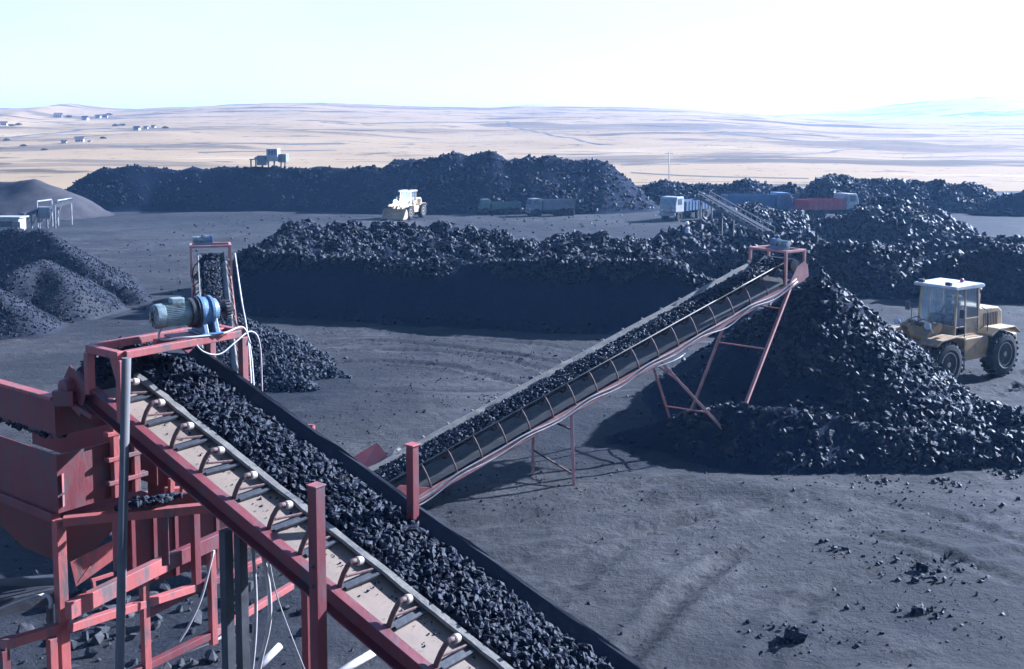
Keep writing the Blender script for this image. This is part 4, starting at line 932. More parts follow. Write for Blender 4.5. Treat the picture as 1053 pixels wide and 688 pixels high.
# spilled coal piece on beam
P_ = [along(t, zb + .02) + Pp * s2 for t, s2 in zip(np.random.default_rng(3).uniform(.5, .95, 120), np.random.default_rng(4).uniform(-.04, .3, 120))]
S_ = .02 + .05 * np.random.default_rng(5).random(120) ** 2
LV, LF = lumps(np.array([p[:] for p in P_]) + np.array([0, 0, .03]), S_, 9); o = np_mesh('coal_spillage', LV, LF, 'coal_lump'); tag(o, 'dusty coal crumbs piled on the hopper frame behind the grey pole', 'coal', kind='stuff')
g_ = np.random.default_rng(8); aa = g_.uniform(.1, La - .1, 500); bb = g_.uniform(.02, .2, 500)
LV, LF = lumps(np.array([kp(a, b_, zp1 - .02 - .05 * g_.random() + .0)[:] for a, b_ in zip(aa, bb)]), .015 + .04 * g_.random(500) ** 2, 10); o = np_mesh('coal_spillage', LV, LF, 'coal_lump'); tag(o, 'coal showing in the gap between the two red hopper panels', 'coal', kind='stuff')
# dark feed belt at bottom left
C4 = Frame(at(55, 606, 10.9), (at(55, 606, 10.9) - at(-40, 640, 10.2))).fin()
t4 = empty('feed_belt', (at(20, 640, 10.4).x, at(20, 640, 10.4).y, 0), label='dark feeder belt full of coal under the hopper at lower left', cat='conveyor')
mb = MB(); mb.beam(at(56, 612, 10.9), at(-60, 640, 10.2), .06, .16); mb.build('side_plate', 'dark_steel', t4)
mb = MB(); mb.plate([at(56, 604, 11.0), at(60, 590, 11.8), at(-60, 600, 11.0), at(-60, 632, 10.3)], .02); mb.build('belt', 'belt_rubber', t4)
mb = MB(); mb.tube(smooth([at(-5, 628, 10.15), at(20, 618, 10.3), at(45, 611, 10.5)]), .012, 6); mb.build('edge_pipe', 'cable_white', t4)
mb = MB(); mb.tube(smooth([at(44, 614, 10.45), at(48, 612, 10.45), at(52, 617, 10.45), at(52, 625, 10.45)]), .022, 8); mb.build('hook', 'cable_white', t4)
for q0 in ((-10, 640, 10.2), (52, 620, 10.9)):
    q = at(*q0); mb = MB(); mb.beam(Vector((q.x, q.y, 0)), q, .07, .07); mb.build('leg', 'dark_steel', t4)

# ---- cables hanging below the big conveyor
def cable(pts, r, m, label, sag=True):
    mb = MB(); mb.tube(smooth([at(*p) for p in pts]), r, 8); o = mb.build('hanging_cable', m); return tag(o, label, 'cable', 'cables hanging under the conveyor')
cable([(252, 545, 9.3), (253, 600, 9.3), (251, 660, 9.3), (246, 720, 9.4)], .012, 'cable_white', 'straight white cable hanging closest to the dark conveyor legs')
cable([(259, 552, 9.35), (263, 610, 9.35), (262, 660, 9.35), (256, 715, 9.4)], .016, 'cable_white', 'white cable hanging second from the dark conveyor legs')
cable([(267, 556, 9.4), (276, 600, 9.45), (277, 640, 9.5), (268, 680, 9.6), (262, 715, 9.7)], .020, 'cable_white', 'thick white hose bowing out below the conveyor')
cable([(275, 566, 9.4), (284, 610, 9.5), (300, 655, 9.6), (318, 700, 9.8)], .006, 'cable_white', 'thin grey cable trailing away to the right of the hanging hoses')
cable([(220, 566, 11.6), (208, 612, 11.5), (196, 640, 11.4), (183, 662, 11.3)], .014, 'cable_white', 'pale cable running down from the red frame to its floor beam')
for pts, lab in (([(118, 697, 11.6), (235, 650, 12.6)], 'long pale pipe leaning along the red frame near the ground'), ([(258, 694, 12.2), (288, 664, 12.6)], 'short white pipe stub lying below the hanging cables'), ([(340, 697, 11.0), (389, 668, 11.8)], 'white pipe sticking out under the big conveyor beam')):
    a, b_ = at(*pts[0]), at(*pts[1]); mb = MB(); mb.tube([a, b_], .045, 12); o = mb.build('white_pipe', 'cable_white'); tag(o, lab, 'pipe')
# ------------------------------------------------------------------ conveyors with the belt raised on hoops
def raised(fr, L, W, label, v_first, spacing, nh, seed, foot, rim_w=.56):
    t = empty('belt_conveyor', foot, label=label, cat='conveyor')
    for u, sd in ((.04, -1), (W - .04, 1)):
        mb = MB(); mb.channel(fr(u, -.1, -.08), fr(u, L, -.08), .08, .16, .014, fr.n, side=sd); mb.build('side_beam', 'faded_pink', t, .003)
    k = rim_w
    prof = [(.24, k), (.30, k - .04), (.44, k - .19), (.50, k - .22), (W - .50, k - .22), (W - .44, k - .19), (W - .27, k - .02), (W - .20, k + .04)]
    b = belt_mesh(fr, prof, .1, L - .1, 'belt', 'belt_rubber', t, .014, 30, .004, seed)
    belt_mesh(fr, [(W - .40, k - .13), (W - .26, k + .0), (W - .19, k + .062), (W - .15, k + .06)], .9, L - .1, 'belt_rim', 'belt_edge', t, .01, 40, .007, seed + 1)
    mb = MB(); mb.tube([fr(.225, .3, k + .005), fr(.225, L - .2, k + .005)], .016, 6); mb.build('rim_rail', 'belt_edge', t)
    mb = MB(); mb.beam(fr(W / 2, .4, .03), fr(W / 2, L, .03), W - .25, .008, fr.n); mb.build('cover_plate', 'dusty_belt', t)
    mb = MB(); mb.beam(fr(W / 2, .1, -.3), fr(W / 2, L, -.3), W - .5, .014, fr.n); mb.build('return_belt', 'belt_rubber', t)
    mb = MB()
    for i in range(int(L / 1.4)): mb.beam(fr(.085, .6 + 1.4 * i, -.09), fr(W - .085, .6 + 1.4 * i, -.09), .06, .08, fr.n)
    mb.build('cross_member', 'rust', t)
    def hoop(v):
        c = fr(.1, v, 0); mb = MB()
        path = [(.05, 0.0), (.06, .18), (.10, .36), (.17, k - .06), (.215, k - .02)]
        mb.tube([fr(u, v, w_) for u, w_ in path], .022, 7)
        path = [(.215, k - .03), (.40, k - .24), (.46, k - .27), (W - .46, k - .27), (W - .40, k - .24), (W - .2, k - .02)]
        mb.tube([fr(u, v, w_ - .02) for u, w_ in path], .028, 7)
        mb.tube([fr(W - .05, v, 0), fr(W - .07, v, .25), fr(W - .16, v, k - .03)], .022, 7)
        o = mb.build('idler_hoop', 'rust', t, loc=c)
        r = MB(); a = fr(W - .18, v, k + .02); e = fr(W - .06, v, k + .06); r.lathe(a, e - a, [(0, .015), (.003, .036), (.11, .036), (.113, .012)], 10); r.build('roller_end', 'roller_white', o)
        return o
    h0 = hoop(v_first)
    for i in range(1, nh):
        c = copy_tree(h0, t); c.location = Vector(h0.location) - fr.d * (spacing * i)
    # head: pulley, top frame and drive
    mb = MB(); mb.lathe(fr(.2, 0, k - .24), fr.p, [(0, .04), (.004, .19), (W - .4, .19), (W - .396, .04)], 20); mb.build('head_pulley', 'belt_rubber', t)
    for u in (.0, W):
        mb = MB(); mb.plate([fr(u, -.25, -.10), fr(u, .6, -.17), fr(u, .6, .0), fr(u, .15, k - .2), fr(u, -.18, k - .15), fr(u, -.3, k * .45)], .02); mb.build('head_plate', 'faded_pink', t)
    for u in (.02, W - .02):
        for v in (-.1, .75):
            b0 = fr(u, v, 0); top = Vector((b0.x, b0.y, fr(.5, 0, k + .20).z)); mb = MB(); mb.beam(b0, top, .075, .075, fr.p); mb.build('frame_post', 'faded_pink', t, .004)
    zt = fr(.5, 0, k + .20).z; q = [fr(u, v, 0) for u, v in ((.02, -.1), (W - .02, -.1), (W - .02, .75), (.02, .75))]; q = [Vector((a.x, a.y, zt + .035)) for a in q]
    mb = MB()
    for i in range(4):
        a, b_ = q[i], q[(i + 1) % 4]; e = norm(b_ - a) * (.04 if i % 2 == 0 else -.04); mb.beam(a - e, b_ + e, .075, .07)
    mb.build('drive_frame', 'faded_pink', t, .004)
    mc_ = q[3].lerp(q[2], .35) + (q[0] - q[3]) * .3 + Vector((0, 0, .20)); ax_ = fr.p.copy(); ax_.z = 0; ax_.normalize()
    mb = MB(); mb.lathe(mc_ - ax_ * .35, ax_, [(0, .06), (.005, .105), (.3, .105), (.302, .09), (.34, .09)], 18); mo_ = mb.build('drive_motor', 'motor_teal', t)
    mb = MB(); mb.lathe(mc_, ax_, [(0, .08), (.004, .15), (.05, .15), (.052, .13), (.2, .13), (.204, .145), (.24, .145), (.245, .06)], 20); g_ = mb.build('gearbox', 'gearbox_blue', t)
    mb = MB(); mb.hexa([mc_ + ax_ * x + fr.d.cross(ax_).cross(ax_) * 0 + ax_.cross(Vector((0, 0, 1))) * y + Vector((0, 0, z)) for z in (-.165, -.08) for x, y in ((-.3, -.12), (.24, -.12), (.24, .12), (-.3, .12))]); mb.build('gearbox_foot', 'gearbox_blue', g_)
    return t

A2, B2 = at(825, 284, 31.3), at(424, 514, 23.6)
C2 = Frame(A2, A2 - B2).fin(); Lc2 = (A2 - B2).length + 1.1; W2 = 1.4
print('C2 slope', math.degrees(math.asin(C2.d.z)), Lc2, C2.p)
f2 = C2(.7, Lc2, 0)
t2 = raised(C2, Lc2, W2, 'long pink conveyor climbing right to the coal heap beside the loader, belt carried on hoops', .75, .74, 18, 91, (f2.x, f2.y, 0))
coal_load(C2, .31, W2 - .36, .3, Lc2 - .2, .60, .50, 9000, (.018, .075), 'coal_load', 'coal lumps riding up the long pink conveyor', 92, 2.2)
def l2(a, b_, w_=.075, m='faded_pink', name='leg'):
    mb = MB(); mb.beam(a, b_, w_, w_); return mb.build(name, m, t2, .004)
def u2(px, u):     # point on a side beam nearest to image column px (solved along the beam)
    best = min((abs(proj(C2(u, v, -.16))[0] - px), v) for v in np.linspace(0, Lc2, 400)); return C2(u, best[1], -.16)
def ext(a, b_, zmin=-.05):
    d = b_ - a; return a + d * ((zmin - a.z) / d.z)
g1, g2 = gz(590, 499), gz(548, 488)
l2(u2(588, .04), g1); l2(u2(548, W2 - .04), g2)
l2(g1.lerp(u2(588, .04), .15), g2.lerp(u2(548, W2 - .04), .36), .04, 'rust', 'brace'); l2(g1.lerp(u2(588, .04), .78), g2.lerp(u2(548, W2 - .04), .9), .04, 'rust', 'brace')
a = u2(680, .04); b_ = at(733, 430, a.y + .1); l2(a, ext(a, b_)); a2 = u2(664, W2 - .04); b2 = at(683, 412, a2.y + .2); l2(a2, ext(a2, b2), .06)
l2(a.lerp(b_, .35), a2.lerp(b2, .3), .035, 'red_paint_lit', 'brace'); l2(a.lerp(b_, .9), a2.lerp(b2, 1.1), .035, 'red_paint_lit', 'brace')
a = u2(812, .04); b_ = at(770, 407, a.y - 1.6); l2(a, ext(a, b_, .4), .085); a2 = u2(757, W2 - .04); b2 = at(722, 393, a2.y - .4); l2(a2, ext(a2, b2), .07)
l2(a.lerp(b_, .58), a2.lerp(b2, .55), .04, 'red_paint_lit', 'brace'); l2(a.lerp(b_, .2), a2.lerp(b2, .1), .035, 'red_paint_lit', 'brace')
for i, (off, sg) in enumerate((((.0, .02)), (.03, -.05))):
    mb = MB(); r_ = np.random.default_rng(20 + i); pts = []
    for k in range(15):
        v = .3 + k * (Lc2 - .6) / 14; s_ = abs(r_.normal()) * .09 * (k % 2); pts.append(C2(-.03 - off, v, .01 + sg - s_))
    mb.tube(smooth(pts, 4), .018, 6); mb.build('power_cable', 'cable_white', t2)
mb = MB(); pts = [u2(745, -.03), at(735, 337, 30.0), at(715, 350, 29.6), u2(700, -.03) + Vector((0, 0, -.12)), u2(672, -.03)]; mb.tube(smooth(pts), .016, 6); mb.build('power_cable', 'cable_white', t2)
# tail of the long conveyor: side plates and feed chute
mb = MB(); mb.plate([C2(-.02, Lc2 - 1.6, .05), C2(-.02, Lc2 + .3, -.05), C2(-.02, Lc2 + .3, .25), C2(-.02, Lc2 - .9, .5)], .015); mb.build('tail_plate', 'red_paint_lit', t2)
mb = MB(); mb.beam(C2(W2, Lc2 - 2.2, .34), C2(W2, Lc2 + .6, .34), .03, .34, C2.n); mb.build('tail_skirt', 'dusty_belt', t2)
ch = empty('feed_chute', (at(380, 475, 25.4).x, 25.4, 0), label='tilted red feed chute plate at the tail of the long conveyor, behind the big belt', cat='chute')
q = [at(352, 478, 25.6), at(388, 456, 26.2), at(399, 470, 25.7), at(366, 494, 25.1)]
mb = MB(); mb.plate(q, .03); mb.build('chute_plate', 'red_paint_shaded', ch)
mb = MB(); mb.plate([q[3], q[2], q[2] + Vector((.1, 0, -.5)), q[3] + Vector((.1, 0, -.5))], .03); mb.build('chute_side', 'red_paint_shaded', ch)
mb = MB(); mb.tube([at(398, 474, 25.4), at(411, 463, 25.8)], .08, 12); mb.build('pipe_stub', 'grey_steel', ch)
for qq in (q[0], q[1]):
    mb = MB(); mb.beam(Vector((qq.x, qq.y, 0)), qq, .07, .07); mb.build('leg', 'red_paint_shaded', ch)
fb = empty('feed_bin', (at(312, 450, 24).x, 24, 0), label='open red feed bin showing behind the big belt, left of the tilted chute plate', cat='bin')
q = [at(297, 436, 24.6), at(323, 438, 24.6), at(320, 449, 23.9), at(302, 446, 23.9)]
mb = MB()
for i in range(4): mb.plate([q[i], q[(i + 1) % 4], q[(i + 1) % 4] + Vector((0, 0, -.55)), q[i] + Vector((0, 0, -.55))], .02)
mb.build('bin_wall', 'red_paint_shaded', fb)
mb = MB()
for i in range(4): mb.beam(q[i], q[(i + 1) % 4], .05, .05)
mb.build('bin_rim', 'red_paint_lit', fb)
mb = MB(); mb.plate([at(318, 450, 23.9), at(334, 451, 24.2), at(342, 464, 24.0), at(326, 462, 23.7)], .03); mb.build('bin_lip', 'red_paint_lit', fb)
for qq in q:
    mb = MB(); mb.beam(Vector((qq.x, qq.y, 0)), qq + Vector((0, 0, -.03)), .06, .06); mb.build('leg', 'red_paint_shaded', fb)

# ---- short conveyor behind the motor
hd3 = at(196, 275, 33.0); tl3 = Vector((hd3.x + 3.9, 20.2, .75))
C3 = Frame(hd3, hd3 - tl3).fin(); L3 = (hd3 - tl3).length
print('C3 slope', math.degrees(math.asin(C3.d.z)), C3.p)
t3 = raised(C3, L3, 1.2, 'short red conveyor seen end-on behind the blue drive motor', .8, .72, 17, 95, (tl3.x + .6, tl3.y, 0), rim_w=.50)
coal_load(C3, .32, .88, .3, L3 - .2, .52, .42, 6000, (.018, .065), 'coal_load', 'coal riding on the short conveyor behind the blue motor', 96, 2.2)
for u, v in ((.04, 3.0), (1.16, 3.0), (.04, 8.0), (1.16, 8.0)):
    q = C3(u, v, -.16); mb = MB(); mb.beam(Vector((q.x, q.y, -.05)), q, .09, .09); mb.build('leg', 'red_paint_lit', t3, .004)
mb = MB(); mb.tube(smooth([C3(1.33, .2, .5), C3(1.36, 3, .3), C3(1.42, 5, .1), C3(1.40, 7, -.3), C3(1.36, 8, -.9)]), .025, 6); mb.build('power_cable', 'cable_white', t3)
mb = MB(); mb.tube(smooth([C3(1.36, 1.2, .3), C3(1.40, 4, .12), C3(1.47, 6, -.1), C3(1.44, 8.2, -.6)]), .02, 6); mb.build('power_cable', 'cable_white', t3)

# ------------------------------------------------------------------ wheel loader
def wheel_loader(name, loc, rz, label, body='loader_yellow', hood='loader_cream', lights=False, dz=0.0):
    t = empty(name, loc, (0, 0, rz), label, 'wheel loader')
    class B_(LB): pass
    def wheel(x, y, r=.78, wd=.58):
        s = 1 if y > 0 else -1; mb = LB(); c = Vector((x, y, r))
        y0 = -wd / 2; y1 = wd / 2
        mb.lathe(c - Vector((0, 0, 0)), (0, s, 0), [(y0, r * .55), (y0 + .02, r * .86), (y0 + .08, r * .97), (y0 + .1, r), (y1 - .1, r), (y1 - .08, r * .97), (y1 - .02, r * .86), (y1, r * .66), (y1 - .03, r * .6), (y1 - .05, r * .55)], 36)
        for k in range(22):
            a = 2 * math.pi * k / 22
            for sd in (-1, 1):
                a2 = a + (0.07 if sd > 0 else -.07) * 1; d = Vector((math.cos(a2), 0, math.sin(a2))); tg = Vector((-math.sin(a2), 0, math.cos(a2)))
                mb.beam(c + d * (r + .012) + Vector((0, sd * .03, 0)) - tg * .02, c + d * (r - .012) + Vector((0, sd * (wd / 2 - .03), 0)) + tg * .05, .10, .05, d)
        o = mb.build('wheel', 'tyre', t)
        rm = LB(); rm.lathe(c, (0, s, 0), [(y0 + .05, r * .5), (y1 - .13, r * .56), (y1 - .05, r * .56), (y1 - .045, r * .50), (y1 - .16, r * .44), (y1 - .16, r * .24), (y1 - .06, r * .22), (y1 - .05, r * .12), (y1 - .045, .02)], 28)
        rm.build('rim', hood, o)
        hb = LB()
        for k in range(8):
            a = 2 * math.pi * k / 8; hb.lathe(c + Vector((math.cos(a) * r * .33, s * (y1 - .16), math.sin(a) * r * .33)), (0, s, 0), [(0, .03), (.03, .03), (.032, .01)], 6)
        hb.build('lug_nuts', 'dark_steel', o)
    for x in (1.6, -1.67):
        for y in (1.1, -1.1): wheel(x, y)
    mb = LB(); mb.tube([(1.6, -.8, .78), (1.6, .8, .78)], .16, 12); mb.tube([(-1.67, -.8, .78), (-1.67, .8, .78)], .16, 12); mb.lathe((1.6, -.25, .78), (0, 1, 0), [(0, .1), (.08, .3), (.42, .3), (.5, .1)], 16); mb.build('axles', 'dark_steel', t)
    def prism(pts, y0, y1):   # side profile (x,z) extruded across y
        n = len(pts); v = [Vector((x, y0, z)) for x, z in pts] + [Vector((x, y1, z)) for x, z in pts]
        return v, [tuple(range(n)), tuple(reversed(range(n, 2 * n)))] + [(i, (i + 1) % n, (i + 1) % n + n, i + n) for i in range(n)]
    def P(name, pts, y0, y1, m, bev=.02, par=None):
        mb = LB(); mb.add(*prism(pts, y0, y1)); return mb.build(name, m, par or t, bev)
    # front frame
    P('front_frame', [(.35, .62), (2.05, .62), (2.1, 1.1), (1.75, 1.45), (1.3, 2.02), (.95, 2.02), (.75, 1.35), (.35, 1.2)], -.36, .36, body)
    for s in (-1, 1):
        P('front_fender', [(.75, 1.62), (1.3, 1.72), (2.1, 1.66), (2.35, 1.5), (2.35, 1.46), (2.1, 1.61), (1.3, 1.67), (.75, 1.57)], s * .78, s * 1.38, body, .008)
    # arms
    for s in (-1, 1):
        P('lift_arm', [(1.0, 2.02), (1.25, 2.05), (1.85, 1.72), (2.6, .98), (2.85, .52), (2.75, .38), (2.55, .42), (2.3, .82), (1.7, 1.42), (1.05, 1.78)], s * .55 - .07, s * .55 + .07, body)
        mb = LB(); mb.tube([(.75, s * .42, .95), (1.55, s * .50, 1.12)], .075, 10); mb.tube([(1.55, s * .50, 1.12), (2.15, s * .52, 1.16)], .042, 10); mb.build('lift_cylinder', 'grey_steel', t)
    mb = LB(); mb.tube([(1.85, -.5, 1.58), (1.85, .5, 1.58)], .09, 10); mb.build('arm_crossbar', body, t)
    P('rocker', [(1.75, 1.55), (2.0, 1.5), (2.32, 2.0), (2.25, 2.12), (2.1, 2.08)], -.12, .12, body)
    mb = LB(); mb.tube([(1.0, 0, 1.9), (1.65, 0, 2.03)], .085, 10); mb.tube([(1.65, 0, 2.03), (2.2, 0, 2.06)], .045, 10); mb.build('tilt_cylinder', 'grey_steel', t)
    P('tilt_link', [(1.86, 1.58), (1.95, 1.5), (2.72, 1.06), (2.66, .98)], -.08, .08, body)
    mb = LB(); 
    for s in (-1, 1): mb.tube([(.9, s * .2, 1.95), (1.2, s * .22, 2.2), (1.7, s * .2, 2.16), (1.9, s * .1, 2.06)], .02, 6); mb.tube([(.6, s * .3, 1.3), (.9, s * .4, 1.6), (1.2, s * .35, 1.4), (1.4, s * .4, 1.2)], .02, 6)
    mb.build('hydraulic_hoses', 'cable_black', t)
    # bucket
    out_ = [(2.72, .12), (3.0, .08), (3.85, .10), (3.87, .13)]; 
    prof = [(3.9, .10), (3.1, .08), (2.85, .16), (2.68, .40), (2.68, .75), (2.85, 1.12), (3.05, 1.28)]
    inn = [(3.05, 1.24), (2.89, 1.09), (2.73, .74), (2.73, .42), (2.88, .21), (3.1, .13), (3.9, .12)]
    P('bucket', prof + inn, -1.45, 1.45, body, .004)
    for s in (-1, 1): P('bucket_side', [(3.9, .10), (3.1, .08), (2.85, .16), (2.68, .40), (2.68, .75), (2.85, 1.12), (3.05, 1.28), (3.3, .95)], s * 1.45 - .02, s * 1.45 + .02, hood, .004)
    mb = LB(); mb.beam((3.92, -1.47, .11), (3.92, 1.47, .11), .16, .035); mb.build('cutting_edge', 'grey_steel', t)
    # rear frame, hood, cab
    P('rear_frame', [(.3, .62), (-2.4, .62), (-2.5, .8), (-2.5, 1.28), (.3, 1.28)], -.42, .42, body)
    for s in (-1, 1):
        P('side_tank', [(-.95, .72), (.38, .72), (.45, .85), (.45, 1.5), (-.85, 1.5), (-.98, 1.4)], min(s * .44, s * 1.12), max(s * .44, s * 1.12), body, .03)
        mb = LB()
        for k in range(3): mb.beam((.5, s * .98 - .18, .45 + k * .33), (.5, s * .98 + .18, .45 + k * .33), .16, .03)
        for e in (-.18, .18): mb.beam((.5, s * .98 + e, .42), (.5, s * .98 + e, 1.16), .05, .02, (0, 1, 0))
        mb.build('step_ladder', 'dark_steel', t)
        P('rear_fender', [(-.78, 1.56), (-1.2, 1.74), (-2.2, 1.74), (-2.55, 1.5), (-2.55, 1.46), (-2.2, 1.69), (-1.2, 1.69), (-.78, 1.5)], min(s * .76, s * 1.36), max(s * .76, s * 1.36), hood, .008)
    hb = P('engine_hood', [(-.98, 1.30), (-.98, 2.42), (-2.15, 2.36), (-2.38, 2.2), (-2.46, 1.30)], -.72, .72, hood, .05)
    for s in (-1, 1):
        mb = LB()
        for k in range(9): mb.beam((-1.25 - k * .10, s * .728, 1.6), (-1.25 - k * .10, s * .728, 2.2), .03, .02, (0, 1, 0))
        mb.build('side_grille', 'dark_steel', hb)
    P('counterweight', [(-2.3, .72), (-2.62, .72), (-2.68, .9), (-2.68, 1.42), (-2.3, 1.42)], -1.15, 1.15, hood, .06)
    mb = LB(); mb.tube([(-1.45, .35, 2.38), (-1.45, .35, 2.85)], .06, 10); mb.tube([(-1.45, .35, 2.85), (-1.5, .35, 2.98), (-1.6, .35, 3.02)], .05, 10); mb.build('exhaust_stack', 'rust', t)
    mb = LB(); mb.lathe((-1.2, -.3, 2.40), (0, 0, 1), [(0, .1), (.2, .1), (.21, .14), (.3, .14), (.33, .03)], 14); mb.build('air_cleaner', 'dark_steel', t)
    # cab
    cabf = LB(); zb_, ztop = 1.50, 3.18
    xs_ = {'rf': (.52, .40), 'rr': (-.92, -.88)}
    for s in (-1, 1):
        y = s * .74
        cabf.beam((.50, y, zb_), (.36, y * .95, ztop), .07, .07, (0, 1, 0)); cabf.beam((-.12, y, zb_), (-.12, y * .95, ztop), .07, .05, (0, 1, 0)); cabf.beam((-.90, y, zb_), (-.86, y * .95, ztop), .08, .08, (0, 1, 0))
        cabf.beam((.50, y, zb_ + .34), (-.12, y, zb_ + .34), .04, .04); cabf.beam((.50, y, zb_ + .03), (-.9, y, zb_ + .03), .06, .06)
        cabf.beam((-.15, y, zb_ + .6), (-.88, y, zb_ + .6), .05, .05)
    cabf.beam((.50, -.72, zb_ + .2), (.50, .72, zb_ + .2), .06, .38, (0, 0, 1)); cabf.beam((-.9, -.72, zb_ + .3), (-.9, .72, zb_ + .3), .06, .56)
    for s in (-1, 1):
        cabf.add([Vector((-.16, s * .735, zb_)), Vector((-.88, s * .735, zb_)), Vector((-.88, s * .735, zb_ + .58)), Vector((-.16, s * .735, zb_ + .58))], [(0, 1, 2, 3)])
    cb = cabf.build('cab', hood, t, .006)
    P('cab_floor', [(.52, 1.44), (-.92, 1.44), (-.92, 1.50), (.52, 1.50)], -.76, .76, 'dark_steel', .004, cb)
    P('cab_roof', [(.62, 3.18), (.66, 3.24), (.6, 3.30), (-.9, 3.33), (-1.05, 3.28), (-1.05, 3.2), (-.9, 3.17)], -.86, .86, 'cab_white', .02, cb)
    mb = LB(); mb.add(*prism([(.465, zb_ + .40), (.355, 3.15), (.345, 3.15), (.455, zb_ + .40)], -.66, .66)); mb.build('windscreen', 'glass', cb)
    for s in (-1, 1):
        mb = LB(); mb.hexa([Vector((x, s * yy, z)) for z, yf in ((zb_ + .37, 0), (3.14, 1)) for x, yy in (((.45, .72), (-.08, .72), (-.08, .73), (.45, .73)) if not yf else ((.34, .695), (-.08, .695), (-.08, .705), (.34, .705)))]); mb.build('door_glass', 'glass', cb)
        mb = LB(); mb.hexa([Vector((x, s * yy, z)) for z, yf in ((zb_ + .63, 0), (3.14, 1)) for x, yy in (((-.16, .72), (-.85, .72), (-.85, .73), (-.16, .73)) if not yf else ((-.16, .695), (-.82, .695), (-.82, .705), (-.16, .705)))]); mb.build('side_glass', 'glass', cb)
        mb = LB(); mb.tube([(.45, s * .78, 2.6), (.62, s * 1.08, 2.62), (.62, s * 1.1, 2.5)], .015, 6); mb.hexa([Vector((.60 + x, s * 1.1 + y, z)) for z in (2.25, 2.55) for x, y in ((-.02, -.09), (.03, -.09), (.03, .09), (-.02, .09))]); mb.build('mirror', 'dark_steel', cb)
        mb = LB(); c = Vector((1.75, s * .62, 2.02)); hs_ = 1.7 if lights else 1.0; mb.lathe(c, (1, 0, .05), [(0, .05 * hs_), (.02, .1 * hs_), (.12, .12 * hs_), (.13, .09 * hs_)], 14); mb.tube([c + Vector((.02, 0, 0)), (1.5, s * .6, 1.75)], .03, 8)
        hl_ = mb.build('headlight', 'lamp_glow' if lights else 'cab_white', t)
    mb = LB()
    for s in (-1, 1):
        mb.tube([(-.98, s * 1.05, 1.5), (-.98, s * 1.05, 2.35), (-1.0, s * .78, 2.45)], .02, 6); mb.tube([(.42, s * 1.08, 1.5), (.42, s * 1.06, 2.3), (.40, s * .80, 2.4)], .018, 6)
    mb.build('handrails', 'dark_steel', cb)
    for s in (-1, 1):
        mb = LB(); mb.box((.56, s * .55 - .11, 3.32), (.70, s * .55 + .11, 3.44)); mb.build('work_light', 'dark_steel', cb, .02)
    mb = LB(); mb.lathe((-.5, .3, 3.33), (0, 0, 1), [(0, .03), (.01, .07), (.1, .065), (.14, .03)], 12); mb.build('beacon', 'truck_red', cb)
    mb = LB(); mb.tube([(.40, -.3, 2.0), (.37, .1, 2.5)], .012, 6); mb.build('wiper', 'cable_black', cb)
    mb = LB(); mb.box((-.55, -.25, 1.5), (-.05, .25, 1.95)); mb.add(*prism([(-.5, 1.96), (-.35, 1.96), (-.5, 2.6), (-.6, 2.6)], -.24, .24)); mb.build('driver_seat', 'cloth_dark', cb, .03)
    mb = LB(); mb.tube([(.38, 0, 1.5), (.22, 0, 2.15)], .03, 8); mb.lathe((.22, 0, 2.15), (-.4, 0, .9), [(0, .02), (.01, .19), (.03, .19), (.035, .02)], 20); mb.build('steering_wheel', 'cable_black', cb)
    return t
fwd = Vector((-.834, -.55, 0)).normalized(); lft = Vector((-fwd.y, fwd.x, 0))
wl_contact = gz(969, 397)
wl_c = wl_contact - fwd * 1.6 - lft * 1.1
RZ = math.atan2(fwd.y, fwd.x)
wheel_loader('wheel_loader', (wl_c.x, wl_c.y, 0.0), RZ, 'dusty yellow wheel loader with a cream hood, bucket pushed into the big coal heap')
# the operator
def person(name, verts, radii, edges, loc, rz, label, m, sub=2, head=None, hair='hard_hat', root=0, scale=1.0):
    me = bpy.data.meshes.new(name); me.from_pydata(verts, edges, []); o = bpy.data.objects.new(name, me); col.objects.link(o)
    sk = o.modifiers.new('skin', 'SKIN'); sk.use_smooth_shade = True
    for i, r_ in enumerate(radii): me.skin_vertices[0].data[i].radius = (r_, r_)
    me.skin_vertices[0].data[root].use_root = True
    ss = o.modifiers.new('sub', 'SUBSURF'); ss.levels = ss.render_levels = sub
    me.materials.append(M[m]); o.location = loc; o.rotation_euler = (0, 0, rz)
    return tag(o, label, 'person')
# seated: pelvis origin, x forward
sv = [(0, 0, .0), (-.05, 0, .22), (-.06, 0, .45), (-.04, 0, .55), (-.01, 0, .66), (.02, 0, .76),
      (-.05, .19, .44), (.12, .25, .20), (.36, .16, .24), (-.05, -.19, .44), (.12, -.25, .20), (.36, -.16, .24),
      (.0, .1, -.02), (.42, .12, .02), (.46, .12, -.40), (.58, .12, -.43), (.0, -.1, -.02), (.42, -.12, .02), (.46, -.12, -.40), (.58, -.12, -.43)]
sr = [.14, .15, .15, .07, .10, .095, .07, .05, .035, .07, .05, .035, .1, .075, .05, .04, .1, .075, .05, .04]
se = [(0, 1), (1, 2), (2, 3), (3, 4), (4, 5), (2, 6), (6, 7), (7, 8), (2, 9), (9, 10), (10, 11), (0, 12), (12, 13), (13, 14), (14, 15), (0, 16), (16, 17), (17, 18), (18, 19)]
def wlp(x, y, z): q = wl_c + fwd * x + lft * y; return (q.x, q.y, z)
op = person('person', sv, sr, se, wlp(-.27, 0, 2.04), RZ, 'driver in dark clothes seated inside the cab of the yellow loader', 'cloth_dark')
mb = LB(); mb.lathe((.0, 0, .72), (0, 0, 1), [(0, .12), (.02, .125), (.08, .11), (.12, .06), (.13, .01)], 14); mb.build('cap', 'cloth_dark', op)
mb = LB(); mb.lathe((.045, 0, .62), (.2, 0, 1), [(0, .05), (.03, .085), (.1, .09), (.11, .04)], 12); mb.build('face', 'skin', op)
